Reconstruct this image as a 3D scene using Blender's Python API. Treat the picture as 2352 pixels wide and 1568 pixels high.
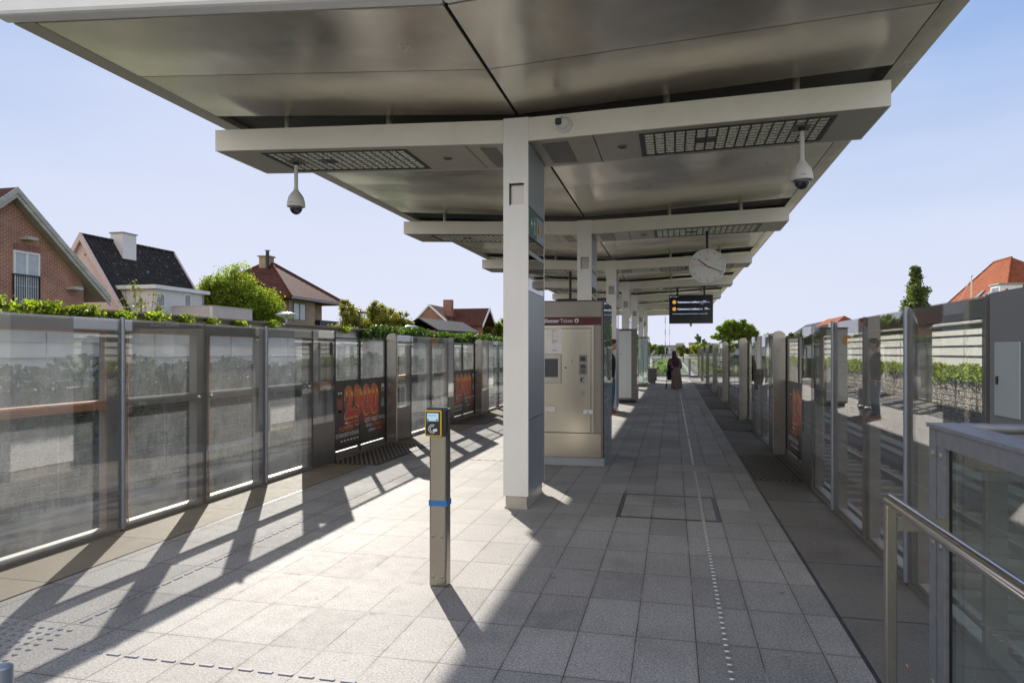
import bpy, math, random
import numpy as np
from mathutils import Vector, Matrix
R=math.radians
S=bpy.context.scene
for o in list(bpy.data.objects): bpy.data.objects.remove(o)
COL=S.collection
# ------------------------------------------------------------------ camera, sky, sun, exposure
PSI=math.atan(369/1593)
cd=bpy.data.cameras.new('camera'); cam=bpy.data.objects.new('camera',cd); COL.objects.link(cam)
cam.location=(0,0,1.6); cam.rotation_euler=(R(90),0,PSI)
cd.sensor_width=36; cd.lens=1593/2352*36; cd.shift_y=24/2352; cd.clip_start=0.05; cd.clip_end=6000
S.camera=cam
SUN_EL=R(27); SUN_DIR=Vector((-0.5,0.866,0)).normalized()
W=bpy.data.worlds.new('World'); S.world=W; W.use_nodes=True
SKY_G=(1.75,2.15,5.0); SKY_A=(5.25,5.5,6.35); FILL_CLOUD=(9.8,9.3,8.6,1)
wn=W.node_tree; wn.nodes.clear()
sky=wn.nodes.new('ShaderNodeTexSky'); sky.sky_type='NISHITA'; sky.sun_disc=False
sky.sun_elevation=SUN_EL; sky.sun_rotation=math.atan2(SUN_DIR.x,SUN_DIR.y)
sky.altitude=0; sky.air_density=1.0; sky.dust_density=0.3; sky.ozone_density=3.2
bg=wn.nodes.new('ShaderNodeBackground'); bg.inputs[1].default_value=0.090
wo=wn.nodes.new('ShaderNodeOutputWorld')
# thin high cloud veil, and bright cloud added unseen behind the camera to fill the shade (all fixed directions)
L=wn.links.new
def vm(op,a,b):
    x=wn.nodes.new('ShaderNodeVectorMath'); x.operation=op
    for v,i in ((a,0),(b,1)):
        if isinstance(v,tuple): x.inputs[i].default_value=v
        else: L(v,x.inputs[i])
    return x.outputs[0]
g_=vm('MULTIPLY',sky.outputs[0],SKY_G)
soft=vm('DIVIDE',vm('MULTIPLY',g_,SKY_A),vm('ADD',g_,SKY_A))
tc=wn.nodes.new('ShaderNodeTexCoord')
def cloud(scale,lo,hi,mxv,sc,loc=(0,0,0)):
    mp=wn.nodes.new('ShaderNodeMapping'); mp.inputs['Scale'].default_value=sc; mp.inputs['Location'].default_value=loc
    nz=wn.nodes.new('ShaderNodeTexNoise'); nz.inputs['Scale'].default_value=scale; nz.inputs['Detail'].default_value=7; nz.inputs['Roughness'].default_value=.55
    rp=wn.nodes.new('ShaderNodeValToRGB'); e=rp.color_ramp.elements; e[0].position=lo; e[1].position=hi; e[1].color=(mxv,mxv,mxv,1)
    L(tc.outputs['Generated'],mp.inputs[0]); L(mp.outputs[0],nz.inputs[0]); L(nz.outputs[0],rp.inputs[0]); return rp.outputs[0]
sx=wn.nodes.new('ShaderNodeSeparateXYZ'); L(tc.outputs['Generated'],sx.inputs[0])
hz=wn.nodes.new('ShaderNodeMapRange'); hz.inputs['From Min'].default_value=.46; hz.inputs['From Max'].default_value=.0; hz.inputs['To Max'].default_value=.74; hz.interpolation_type='SMOOTHSTEP'; L(sx.outputs[2],hz.inputs[0])
h2=wn.nodes.new('ShaderNodeMix'); h2.data_type='RGBA'; h2.inputs[7].default_value=(4.9,5.05,5.95,1); L(hz.outputs[0],h2.inputs[0]); L(soft,h2.inputs[6]); soft=h2.outputs[2]
mx=wn.nodes.new('ShaderNodeMix'); mx.data_type='RGBA'; mx.inputs[7].default_value=(5.0,5.3,6.3,1)
L(cloud(1.5,.42,.75,.45,(1.1,1.1,4.5)),mx.inputs[0]); L(soft,mx.inputs[6])
mr=wn.nodes.new('ShaderNodeMapRange'); mr.inputs['From Min'].default_value=-.02; mr.inputs['From Max'].default_value=-.55; L(sx.outputs[1],mr.inputs[0])
cl=wn.nodes.new('ShaderNodeMath'); cl.operation='MULTIPLY'; L(mr.outputs[0],cl.inputs[0]); L(cloud(1.8,.30,.55,1.,(1,1,1.6),(3,1,0)),cl.inputs[1])
m2=wn.nodes.new('ShaderNodeMix'); m2.data_type='RGBA'; m2.inputs[7].default_value=FILL_CLOUD; L(cl.outputs[0],m2.inputs[0]); L(mx.outputs[2],m2.inputs[6])
L(m2.outputs[2],bg.inputs[0]); L(bg.outputs[0],wo.inputs[0])
sd=bpy.data.lights.new('sun','SUN'); sd.energy=5.0; sd.angle=R(.53); sd.color=(1,.93,.84)
sun=bpy.data.objects.new('sun',sd); COL.objects.link(sun)
v=SUN_DIR*math.cos(SUN_EL)+Vector((0,0,math.sin(SUN_EL)))
sun.rotation_euler=v.to_track_quat('Z','Y').to_euler()
S.view_settings.view_transform='Standard'; S.view_settings.look='None'; S.view_settings.exposure=0.84; S.view_settings.gamma=1
S.render.engine='CYCLES'; S.cycles.max_bounces=8; S.cycles.transparent_max_bounces=24; S.cycles.glossy_bounces=4; S.cycles.diffuse_bounces=4
S.cycles.sample_clamp_indirect=6; S.cycles.caustics_reflective=True

# ------------------------------------------------------------------ node helpers
class NT:
    def __init__(s,name):
        s.m=bpy.data.materials.new(name); s.m.use_nodes=True; s.t=s.m.node_tree; s.t.nodes.clear()
        s.out=s.n('ShaderNodeOutputMaterial')
    def n(s,t,**k):
        x=s.t.nodes.new(t)
        for a,b in k.items(): setattr(x,a,b)
        return x
    def l(s,a,b): s.t.links.new(a,b)
    def val(s,x,sock):
        if hasattr(x,'is_output') or isinstance(x,bpy.types.NodeSocket): s.l(x,sock)
        else: sock.default_value=x
    def math(s,op,a,b=0.,c=None,clamp=False):
        x=s.n('ShaderNodeMath',operation=op,use_clamp=clamp); s.val(a,x.inputs[0]); s.val(b,x.inputs[1])
        if c is not None: s.val(c,x.inputs[2])
        return x.outputs[0]
    def coord(s,kind='Object'):
        if kind=='World': return s.n('ShaderNodeNewGeometry').outputs['Position']
        return s.n('ShaderNodeTexCoord').outputs[kind]
    def noise(s,co,scale,detail=4,rough=.5,sc=(1,1,1)):
        mp=s.n('ShaderNodeMapping'); mp.inputs['Scale'].default_value=sc; s.l(co,mp.inputs[0])
        x=s.n('ShaderNodeTexNoise'); x.inputs['Scale'].default_value=scale; x.inputs['Detail'].default_value=detail; x.inputs['Roughness'].default_value=rough
        s.l(mp.outputs[0],x.inputs[0]); return x.outputs[0]
    def ramp(s,f,stops):
        x=s.n('ShaderNodeValToRGB'); e=x.color_ramp.elements
        while len(e)<len(stops): e.new(.5)
        for i,(p,c) in enumerate(stops):
            e[i].position=p; e[i].color=(c,c,c,1) if not hasattr(c,'__len__') else (*c,1)
        s.l(f,x.inputs[0]); return x.outputs[0]
    def mix(s,f,a,b,mode='MIX'):
        x=s.n('ShaderNodeMix',data_type='RGBA',blend_type=mode); s.val(f,x.inputs[0])
        for v,i in ((a,6),(b,7)):
            if hasattr(v,'is_output') : s.l(v,x.inputs[i])
            else: x.inputs[i].default_value=(*v,1)
        return x.outputs[2]
    def bump(s,h,st=.3,dist=.01):
        x=s.n('ShaderNodeBump'); x.inputs['Strength'].default_value=st; x.inputs['Distance'].default_value=dist; s.l(h,x.inputs['Height']); return x.outputs[0]
    def pr(s,col,rough=.5,metal=0.,normal=None,spec=None,trans=None,out=True):
        x=s.n('ShaderNodeBsdfPrincipled')
        if hasattr(col,'is_output'): s.l(col,x.inputs['Base Color'])
        else: x.inputs['Base Color'].default_value=(*col,1)
        s.val(rough,x.inputs['Roughness']); s.val(metal,x.inputs['Metallic'])
        if normal is not None: s.l(normal,x.inputs['Normal'])
        if spec is not None: x.inputs['Specular IOR Level'].default_value=spec
        if out: s.l(x.outputs[0],s.out.inputs[0])
        return x
def pm(name,col,rough=.5,metal=0.,var=.12,scale=6,bump=0.,bs=60,sc=(1,1,1),spec=None,kind='Object'):
    t=NT(name); co=t.coord(kind); n=t.noise(co,scale,5,.6,sc)
    f=t.ramp(n,[(.3,1-var),(.7,1+var)])
    c=t.mix(1.,col,f,'MULTIPLY')
    rr=t.math('ADD',rough-.06,t.math('MULTIPLY',n,.12))
    nm=t.bump(t.noise(co,bs,3,.6,sc),bump,.004) if bump else None
    t.pr(c,rr,metal,nm,spec); return t.m
def glass(name,tint=(.8,.84,.82),dirt=.06,f0=.075,spots=.25,dirtcol=(.7,.73,.72),tl_=.6):
    t=NT(name); g=t.n('ShaderNodeNewGeometry')
    vd=t.n('ShaderNodeVectorMath',operation='DOT_PRODUCT'); t.l(g.outputs['Incoming'],vd.inputs[0]); t.l(g.outputs['Normal'],vd.inputs[1])
    c=t.math('ABSOLUTE',vd.outputs['Value']); k=t.math('POWER',t.math('SUBTRACT',1.,c,clamp=True),5.)
    fr=t.math('ADD',t.math('MULTIPLY',k,.9-f0),f0)
    tr=t.n('ShaderNodeBsdfTransparent'); tr.inputs[0].default_value=(*tint,1)
    gl=t.n('ShaderNodeBsdfGlossy'); gl.inputs[0].default_value=(.95,.95,.95,1); gl.inputs['Roughness'].default_value=.012
    m1=t.n('ShaderNodeMixShader'); t.l(fr,m1.inputs[0]); t.l(tr.outputs[0],m1.inputs[1]); t.l(gl.outputs[0],m1.inputs[2])
    co=t.coord('Object')
    d1=t.noise(co,2.2,6,.65); d2=t.noise(co,30,4,.75,(1,1,.16)); d3=t.noise(co,110,2,.5)
    d=t.math('MULTIPLY',t.ramp(d1,[(.35,.35),(.75,1.)]),t.math('ADD',.15,t.math('MULTIPLY',d2,1.7)))
    sp=t.ramp(d3,[(.70,0.),(.78,1.)])
    f=t.math('ADD',t.math('MULTIPLY',d,dirt),t.math('MULTIPLY',sp,spots*dirt*2),clamp=True)
    df=t.n('ShaderNodeBsdfDiffuse'); df.inputs[0].default_value=(*dirtcol,1)
    tl=t.n('ShaderNodeBsdfTranslucent'); tl.inputs[0].default_value=(*dirtcol,1)
    m2=t.n('ShaderNodeMixShader'); m2.inputs[0].default_value=tl_; t.l(df.outputs[0],m2.inputs[1]); t.l(tl.outputs[0],m2.inputs[2])
    m3=t.n('ShaderNodeMixShader'); t.l(f,m3.inputs[0]); t.l(m1.outputs[0],m3.inputs[1]); t.l(m2.outputs[0],m3.inputs[2])
    t.l(m3.outputs[0],t.out.inputs[0]); return t.m
def leafmat(name,c1,c2,trans=.35):
    t=NT(name); g=t.n('ShaderNodeNewGeometry'); r=g.outputs['Random Per Island']
    c=t.ramp(r,[(0,c1),(.6,tuple((a+b)/2 for a,b in zip(c1,c2))),(1,c2)])
    n=t.noise(t.coord('Object'),1.3,3,.5); c=t.mix(1.,c,t.ramp(n,[(.3,.6),(.7,1.35)]),'MULTIPLY')
    p=t.pr(c,.55,0,None,.3,out=False)
    tl=t.n('ShaderNodeBsdfTranslucent'); t.l(t.mix(1.,c,(1.5,1.6,.6),'MULTIPLY'),tl.inputs[0])
    m=t.n('ShaderNodeMixShader'); m.inputs[0].default_value=trans; t.l(p.outputs[0],m.inputs[1]); t.l(tl.outputs[0],m.inputs[2]); t.l(m.outputs[0],t.out.inputs[0])
    return t.m

M={}
def stone_tiles(name,x0,y0,px,py,col,jw=.003,joint=(.10,.095,.09),rough=.72,speck=.55,band=False):
    t=NT(name); co=t.coord('World'); sep=t.n('ShaderNodeSeparateXYZ'); t.l(co,sep.inputs[0])
    u=t.math('DIVIDE',t.math('SUBTRACT',sep.outputs[0],x0),px); w=t.math('DIVIDE',t.math('SUBTRACT',sep.outputs[1],y0),py)
    fu=t.math('FLOOR',u); fw=t.math('FLOOR',w)
    cb=t.n('ShaderNodeCombineXYZ'); t.l(fu,cb.inputs[0]); t.l(fw,cb.inputs[1])
    wn_=t.n('ShaderNodeTexWhiteNoise',noise_dimensions='3D'); t.l(cb.outputs[0],wn_.inputs[0])
    ru=t.math('MULTIPLY',t.math('SUBTRACT',.5,t.math('ABSOLUTE',t.math('SUBTRACT',t.math('FRACT',u),.5))),px)
    rw=t.math('MULTIPLY',t.math('SUBTRACT',.5,t.math('ABSOLUTE',t.math('SUBTRACT',t.math('FRACT',w),.5))),py)
    dm=t.math('MINIMUM',ru,rw)
    jn=t.noise(co,2.3,3,.6); jwv=t.math('MULTIPLY',t.ramp(jn,[(.3,.55),(.75,1.5)]),jw)
    j=t.math('LESS_THAN',dm,jwv)
    # base colour
    tv=t.ramp(wn_.outputs[0],[(0,.80),(.12,.90),(.5,.98),(.9,1.04),(1,1.12)])
    s1=t.noise(co,75,5,.9); s2=t.noise(co,330,2,.7); s3=t.noise(co,1.1,5,.6); s4=t.noise(co,9,5,.7)
    c=t.mix(1.,col,tv,'MULTIPLY')
    c=t.mix(1.,c,t.ramp(s1,[(.38,1-speck),(.5,1.),(.62,1+speck)]),'MULTIPLY')
    c=t.mix(1.,c,t.ramp(s2,[(.3,1-speck*.6),(.7,1+speck*.6)]),'MULTIPLY')
    c=t.mix(1.,c,t.ramp(s3,[(.3,.84),(.5,1.),(.7,1.08)]),'MULTIPLY')
    c=t.mix(1.,c,t.ramp(s4,[(.28,.84),(.5,1.),(.75,1.04)]),'MULTIPLY')
    # dark grime near joints
    near=t.math('SUBTRACT',1.,t.math('MULTIPLY',t.math('SUBTRACT',1.,t.math('DIVIDE',dm,.03,clamp=True),clamp=True),t.ramp(s4,[(.4,0.),(.75,.35)])))
    c=t.mix(1.,c,near,'MULTIPLY')
    # dark small spots and droppings
    vo=t.n('ShaderNodeTexVoronoi'); vo.inputs['Scale'].default_value=1.9; t.l(co,vo.inputs[0])
    spot=t.math('MULTIPLY',t.math('LESS_THAN',vo.outputs['Distance'],t.math('MULTIPLY',t.noise(co,14,3,.6),.075)),.5)
    c=t.mix(spot,c,(.07,.065,.06))
    # chewing gum spots and pale scuffs
    v2=t.n('ShaderNodeTexVoronoi'); v2.inputs['Scale'].default_value=4.3; t.l(co,v2.inputs[0])
    sc2=t.n('ShaderNodeSeparateColor'); t.l(v2.outputs['Color'],sc2.inputs[0])
    gum=t.math('MULTIPLY',t.math('LESS_THAN',v2.outputs['Distance'],.055),t.math('GREATER_THAN',sc2.outputs[0],.72))
    c=t.mix(t.math('MULTIPLY',gum,.55),c,t.mix(t.math('GREATER_THAN',sc2.outputs[1],.5),(.05,.045,.04),(.36,.35,.33)))
    sm=t.noise(co,1.7,4,.7,(1,.35,1)); c=t.mix(t.ramp(sm,[(.60,0.),(.72,.30)]),c,(.44,.42,.39))
    st_=t.noise(co,.55,6,.72); c=t.mix(1.,c,t.ramp(st_,[(.30,.86),(.44,1.)]),'MULTIPLY')
    # some joints filled with pale mortar
    pj=t.ramp(t.noise(co,.8,3,.6),[(.56,0.),(.63,1.)])
    jc=t.mix(pj,joint,(.30,.30,.30))
    c=t.mix(j,c,jc)
    h=t.math('ADD',t.math('MULTIPLY',j,-1.),t.math('MULTIPLY',s1,.22))
    nm=t.bump(h,.5,.003)
    rr=t.math('ADD',rough-.12,t.math('MULTIPLY',s4,.22))
    t.pr(c,rr,0,nm,.19); return t.m
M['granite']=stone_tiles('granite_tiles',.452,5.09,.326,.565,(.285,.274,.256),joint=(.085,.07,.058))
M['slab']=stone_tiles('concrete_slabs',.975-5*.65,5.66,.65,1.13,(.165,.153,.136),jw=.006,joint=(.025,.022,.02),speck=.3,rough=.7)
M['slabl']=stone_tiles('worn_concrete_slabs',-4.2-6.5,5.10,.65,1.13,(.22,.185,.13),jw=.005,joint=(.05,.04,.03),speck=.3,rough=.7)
def scuffed(name,col,rough):
    t=NT(name); co=t.coord('Object'); n=t.noise(co,2.2,5,.6,(1,1,.35))
    c=t.mix(1.,col,t.ramp(n,[(.3,.90),(.7,1.04)]),'MULTIPLY')
    sp=t.ramp(t.noise(co,38,4,.75,(1,1,.8)),[(.70,0.),(.76,.5)]); c=t.mix(sp,c,(.28,.26,.23))
    st=t.ramp(t.noise(co,16,3,.6,(4,4,.12)),[(.66,0.),(.80,.22)]); c=t.mix(st,c,(.42,.38,.32))
    t.pr(c,t.math('ADD',rough-.08,t.math('MULTIPLY',n,.2)),.1,t.bump(t.noise(co,1.5,2),.08,.01)); return t.m
M['soffit']=None
def soffit():
    t=NT('brushed_aluminium_soffit'); co=t.coord('World')
    n=t.noise(co,1.2,4,.6); n2=t.noise(co,3,6,.7,(60,1,1)); n3=t.noise(co,5,6,.7)
    c=t.mix(t.ramp(n3,[(.35,0.),(.75,1.)]),(.80,.745,.65),(.92,.865,.77))
    wn_=t.ramp(t.noise(co,26,3,.5,(.5,1,1)),[(.735,0.),(.76,1.)])
    c=t.mix(wn_,c,(.5,.46,.4))
    r=t.math('ADD',.12,t.math('MULTIPLY',n,.16))
    r=t.math('ADD',r,t.math('MULTIPLY',n3,.08))
    nm=t.bump(t.math('ADD',t.math('MULTIPLY',t.noise(co,.8,2,.5),5.),t.math('MULTIPLY',n2,.08)),.28,.014)
    p=t.pr(c,r,.82,nm); p.inputs['Anisotropic'].default_value=.6
    return t.m
M['soffit']=soffit()
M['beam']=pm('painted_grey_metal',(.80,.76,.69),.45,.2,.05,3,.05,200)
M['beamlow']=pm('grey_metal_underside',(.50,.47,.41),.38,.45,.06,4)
M['fascia']=pm('pale_aluminium_fascia',(.85,.86,.88),.42,.15,.04,3)
M['dark']=pm('dark_void',(.012,.011,.010),.8,0,.1); M['core']=pm('dark_roof_core',(.045,.042,.038),.5,.3,.1)
M['black']=pm('black_metal',(.018,.018,.019),.35,.2,.1)
M['colw']=scuffed('pale_column_cladding',(.84,.825,.80),.38)
M['colb']=pm('blue_grey_column_panel',(.33,.36,.39),.40,.45,.06,2.5)
M['steel']=pm('brushed_stainless_steel',(.43,.395,.335),.26,.95,.07,1.5,.04,140,(1,1,.25))
M['steelbright']=pm('polished_steel_tube',(.62,.59,.57),.16,1.,.05,8)
M['frame']=pm('dark_grey_door_frame',(.20,.19,.178),.75,.0,.12,5,spec=.0); M['sill']=pm('painted_sunlit_sill',(.42,.40,.36),.5,.2,.1,9)  # sill tone is pale to paint sunlight on the bottom rail
M['framel']=pm('grey_door_frame',(.20,.185,.17),.42,.35,.1,5)
M['copper']=pm('orange_brown_rail',(.40,.17,.075),.45,.2,.1,9)
M['capsule']=pm('beige_grey_door_post',(.37,.35,.32),.26,.75,.07,4)
M['pipe']=pm('blue_grey_hinge_tube',(.30,.33,.38),.35,.6,.08,9)
M['solid']=pm('grey_steel_box_panel',(.17,.16,.15),.3,.55,.08,4)
M['cab']=pm('grey_painted_cabinet',(.20,.20,.205),.42,.2,.05,4); M['hatch']=pm('pale_grey_hatch',(.38,.42,.41),.42,.1,.04,4)
M['glassB']=glass('greenish_balustrade_glass',(.88,.93,.90),.03,.13,.3)
M['balus']=pm('grey_galvanised_frame',(.26,.265,.28),.45,.45,.14,22)
M['glassL']=glass('dirty_glass_screen',(.96,.97,.97),.095,.14,1.0,(.82,.87,.88),.8)
M['glassR']=glass('tinted_glass_screen',(.965,.97,.95),.020,.10,.3)
M['glassC']=glass('clear_kiosk_glass',(.82,.88,.88),.03,.10,.2)
M['mirror']=glass('dark_reflective_glass',(.10,.13,.15),.02,.30,.1)
M['rubber']=pm('dark_tactile_plate',(.035,.031,.028),.7,0,.2,12)
M['stud']=pm('metal_stud',(.32,.30,.26),.45,.5,.2,40)
M['studb']=pm('bright_metal_stud',(.21,.21,.23),.65,.1,.15,60,spec=.12,kind='World')
M['boardl']=pm('shade_offset_board',(.66,.69,.68),.6,0,.08,3)  # left boards: colour lightened to make up for standing in shade
M['studc']=pm('silver_guide_stud',(.42,.42,.42),.35,.8,.15,60,kind='World')
M['white']=pm('white_paint',(.72,.72,.70),.5,0,.06,5)
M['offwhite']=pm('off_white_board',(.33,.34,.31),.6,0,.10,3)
M['concrete']=pm('concrete',(.27,.25,.22),.8,0,.18,3,.3,50)
M['txtw']=pm('white_lettering',(.75,.75,.76),.5,0,.02)
M['txtk']=pm('black_lettering',(.02,.02,.02),.5,0,.02)
M['red']=pm('dark_red_band',(.105,.010,.016),.5,0,.04)
M['yellow']=pm('yellow_plastic',(.78,.50,.012),.4,0,.04)
M['blackp']=pm('black_plastic',(.02,.022,.028),.35,0,.05)
M['bluet']=pm('blue_tape',(.03,.17,.42),.5,0,.1,30)
M['touch']=pm('dark_grey_touch_screen',(.045,.052,.058),.25,0,.05); M['tdisp']=pm('dark_green_display',(.02,.045,.035),.3,0,.05); M['green']=pm('green_sign',(.01,.13,.045),.4,0,.05)
M['orange']=pm('orange_disc',(.75,.34,.03),.5,0,.05)
M['alu']=pm('louvre_aluminium',(.97,.95,.90),.28,.55,.04,30); M['kgrey']=pm('brown_grey_kiosk_metal',(.25,.232,.20),.36,.5,.07,4,.02,90)
M['panelw']=pm('frosted_panel',(.62,.66,.66),.45,0,.04,2)
M['cam']=pm('camera_white_plastic',(.66,.65,.62),.4,0,.03)
M['dome']=pm('dark_camera_dome',(.02,.025,.04),.06,0,.02,spec=.9)
M['bark']=pm('bark',(.10,.075,.05),.85,0,.25,9,.6,40)
M['rust']=pm('ballast_brown',(.12,.095,.075),.9,0,.35,14,1.,38,kind='World')
M['railm']=pm('rail_steel',(.23,.19,.16),.35,.8,.15,5)
M['sleeper']=pm('concrete_sleeper',(.26,.24,.21),.85,0,.15,4)
M['grass']=pm('rough_grass',(.055,.085,.022),.9,0,.4,2.5,1.,20,kind='World')
def emis(name,c,s=1.):
    t=NT(name); e=t.n('ShaderNodeEmission'); e.inputs[0].default_value=(*c,1); e.inputs[1].default_value=s
    n=t.noise(t.coord(),3,2); t.l(t.mix(1.,c,t.ramp(n,[(.3,.93),(.7,1.05)]),'MULTIPLY'),e.inputs[0]); t.l(e.outputs[0],t.out.inputs[0]); return t.m
M['lcd']=emis('lit_display_text',(.62,.68,.95),.62)
M['lcdo']=emis('lit_display_orange',(.85,.38,.05),.6)
M['lcds']=emis('lit_reader_screen',(.32,.46,.56),.75)
M['led']=emis('green_led',(.05,.9,.2),1.)
# ------------------------------------------------------------------ mesh helpers
class MB:
    def __init__(s): s.v=[]; s.f=[]; s.sm=[]
    def add(s,vs,fs,smooth=False):
        b=len(s.v); s.v+= [tuple(x) for x in vs]; s.f+=[tuple(b+i for i in f) for f in fs]; s.sm+=[smooth]*len(fs); return s
    def box(s,x0,x1,y0,y1,z0,z1):
        if x0>x1:x0,x1=x1,x0
        if y0>y1:y0,y1=y1,y0
        vs=[(x0,y0,z0),(x1,y0,z0),(x1,y1,z0),(x0,y1,z0),(x0,y0,z1),(x1,y0,z1),(x1,y1,z1),(x0,y1,z1)]
        return s.add(vs,[(0,3,2,1),(4,5,6,7),(0,1,5,4),(1,2,6,5),(2,3,7,6),(3,0,4,7)])
    def hexa(s,lo,hi):  # two 4-loops
        return s.add(list(lo)+list(hi),[(0,3,2,1),(4,5,6,7),(0,1,5,4),(1,2,6,5),(2,3,7,6),(3,0,4,7)])
    def quad(s,a,b,c,d): return s.add([a,b,c,d],[(0,1,2,3)])
    def tri(s,a,b,c): return s.add([a,b,c],[(0,1,2)])
    def tube(s,p0,p1,r0,r1=None,n=10,caps=True,smooth=True):
        r1=r0 if r1 is None else r1; p0=Vector(p0);p1=Vector(p1); d=(p1-p0).normalized()
        a=d.orthogonal().normalized(); b=d.cross(a); vs=[]
        for p,r in ((p0,r0),(p1,r1)):
            for i in range(n):
                t=2*math.pi*i/n; vs.append(p+a*math.cos(t)*r+b*math.sin(t)*r)
        s.add(vs,[(i,(i+1)%n,n+(i+1)%n,n+i) for i in range(n)],smooth)
        if caps: s.add(vs[:n],[tuple(reversed(range(n)))]); s.add(vs[n:],[tuple(range(n))])
        return s
    def path(s,pts,r,n=8):
        for a,b in zip(pts,pts[1:]): s.tube(a,b,r,n=n)
        for p in pts[1:-1]: s.ball(p,(r,r,r),8,6)
        return s
    def lathe(s,prof,c=(0,0,0),n=20,ax='z',smooth=True):
        vs=[];m=len(prof)
        for i in range(n):
            t=2*math.pi*i/n
            for r,h in prof:
                x,y=r*math.cos(t),r*math.sin(t)
                q=(x,y,h) if ax=='z' else ((x,h,y) if ax=='y' else (h,x,y))
                vs.append((c[0]+q[0],c[1]+q[1],c[2]+q[2]))
        s.add(vs,[(i*m+j,((i+1)%n)*m+j,((i+1)%n)*m+j+1,i*m+j+1) for i in range(n) for j in range(m-1)],smooth); return s
    def ball(s,c,r,n=14,m=9,smooth=True,fn=None):
        vs=[];fs=[]
        for j in range(m+1):
            ph=math.pi*j/m
            for i in range(n):
                t=2*math.pi*i/n; q=Vector((math.sin(ph)*math.cos(t)*r[0],math.sin(ph)*math.sin(t)*r[1],math.cos(ph)*r[2]))
                if fn: q=fn(q)
                vs.append((c[0]+q.x,c[1]+q.y,c[2]+q.z))
        for j in range(m):
            for i in range(n): fs.append((j*n+i,(j+1)*n+i,(j+1)*n+(i+1)%n,j*n+(i+1)%n))
        return s.add(vs,fs,smooth)
    def loft(s,rings,smooth=True,caps=True):
        n=len(rings[0]);b=[p for r in rings for p in r]
        s.add(b,[(k*n+i,k*n+(i+1)%n,(k+1)*n+(i+1)%n,(k+1)*n+i) for k in range(len(rings)-1) for i in range(n)],smooth)
        if caps: s.add(rings[0],[tuple(reversed(range(n)))]); s.add(rings[-1],[tuple(range(n))])
        return s
    def prism(s,poly,d,ax='y',o=0.):   # poly 2d outline, thickness from o to o+d along ax
        n=len(poly)
        def q(p,h): return {'y':(p[0],h,p[1]),'x':(h,p[0],p[1]),'z':(p[0],p[1],h)}[ax]
        vs=[q(p,o) for p in poly]+[q(p,o+d) for p in poly]
        return s.add(vs,[tuple(range(n)),tuple(reversed(range(n,2*n)))]+[(i,(i+1)%n,n+(i+1)%n,n+i) for i in range(n)])
    def mesh(s,name,m,bevel=0):
        me=bpy.data.meshes.new(name); me.from_pydata(s.v,[],s.f); me.polygons.foreach_set('use_smooth',s.sm)
        me.materials.append(m); me.update(); return me
    def build(s,name,m,parent=None,loc=(0,0,0),bevel=0):
        me=s.mesh(name,m)
        o=bpy.data.objects.new(name,me); COL.objects.link(o); o.location=loc
        if parent is not None: o.parent=parent
        if bevel:
            b=o.modifiers.new('bevel','BEVEL'); b.width=bevel; b.segments=2; b.limit_method='ANGLE'
        return o
def tag(o,label=None,cat=None,group=None,kind=None):
    if label: o['label']=label
    if cat: o['category']=cat
    if group: o['group']=group
    if kind: o['kind']=kind
    return o
def thing(name,label,cat,loc=(0,0,0),group=None,rz=0):
    o=bpy.data.objects.new(name,None); COL.objects.link(o); o.location=loc; o.rotation_euler=(0,0,rz); o.empty_display_size=.1
    return tag(o,label,cat,group)
def kids(o): return [c for c in ALLP.get(o.name,[])]
def copy_tree(o,loc=None,label=None,parent=None):
    c=o.copy(); COL.objects.link(c)
    if parent is not None: c.parent=parent
    if loc is not None: c.location=loc
    if label: c['label']=label
    for ch in list(o.children): copy_tree(ch,parent=c)
    return c
ORD=['nearest','second','third','fourth','fifth','sixth','seventh','eighth']
def nth(i): return 'nearest' if i==0 else ORD[i]+' from the front'
def text(name,body,m,parent,o,xd,ud,size,ext=.0008,align='LEFT',off=0.,w=None,bold=0):
    cu=bpy.data.curves.new(name,'FONT'); cu.body=body; cu.size=size; cu.extrude=ext; cu.align_x=align; cu.offset=off+bold; cu.resolution_u=3
    t=bpy.data.objects.new(name,cu); COL.objects.link(t)
    bpy.context.view_layer.update()
    me=bpy.data.meshes.new_from_object(t.evaluated_get(bpy.context.evaluated_depsgraph_get()))
    bpy.data.objects.remove(t); bpy.data.curves.remove(cu)
    me.materials.clear(); me.materials.append(m)
    X=Vector(xd).normalized(); U=Vector(ud).normalized(); N=X.cross(U)
    sx=1.
    if w:
        xs=[v.co.x for v in me.vertices]
        if xs: sx=w/(max(xs)-min(xs))
    for v in me.vertices:
        p=v.co; v.co=X*(p.x*sx)+U*p.y+N*p.z
    ob=bpy.data.objects.new(name,me); COL.objects.link(ob); ob.location=o
    if parent is not None: ob.parent=parent
    return ob
# ================================================================== SETTING
st=lambda o: tag(o,kind='structure')
st(MB().quad((-1500,-200,-1.15),(1500,-200,-1.15),(1500,2500,-1.15),(-1500,2500,-1.15)).build('ground',M['grass']))
st(MB().box(-9.0,-4.97,-10,420,-1.1,-.92).build('track_bed',M['rust']))
st(MB().box(1.75,6.2,-10,420,-1.1,-.92).build('track_bed',M['rust']))
PE=46.4
st(MB().box(-4.95,1.73,-6,PE,-1.1,-.012).build('platform_edge',M['concrete']))
pf=MB().box(-4.19,.965,-6,PE,-.01,0).build('platform_floor',M['granite']); st(pf)
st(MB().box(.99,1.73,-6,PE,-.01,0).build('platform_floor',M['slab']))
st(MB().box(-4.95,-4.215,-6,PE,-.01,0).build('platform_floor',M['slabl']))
tag(MB().box(.967,.988,-6,PE,-.01,-.004).build('drain_channel',M['black']),'narrow dark drainage slot along the right edge of the tiles','drain')
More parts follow.
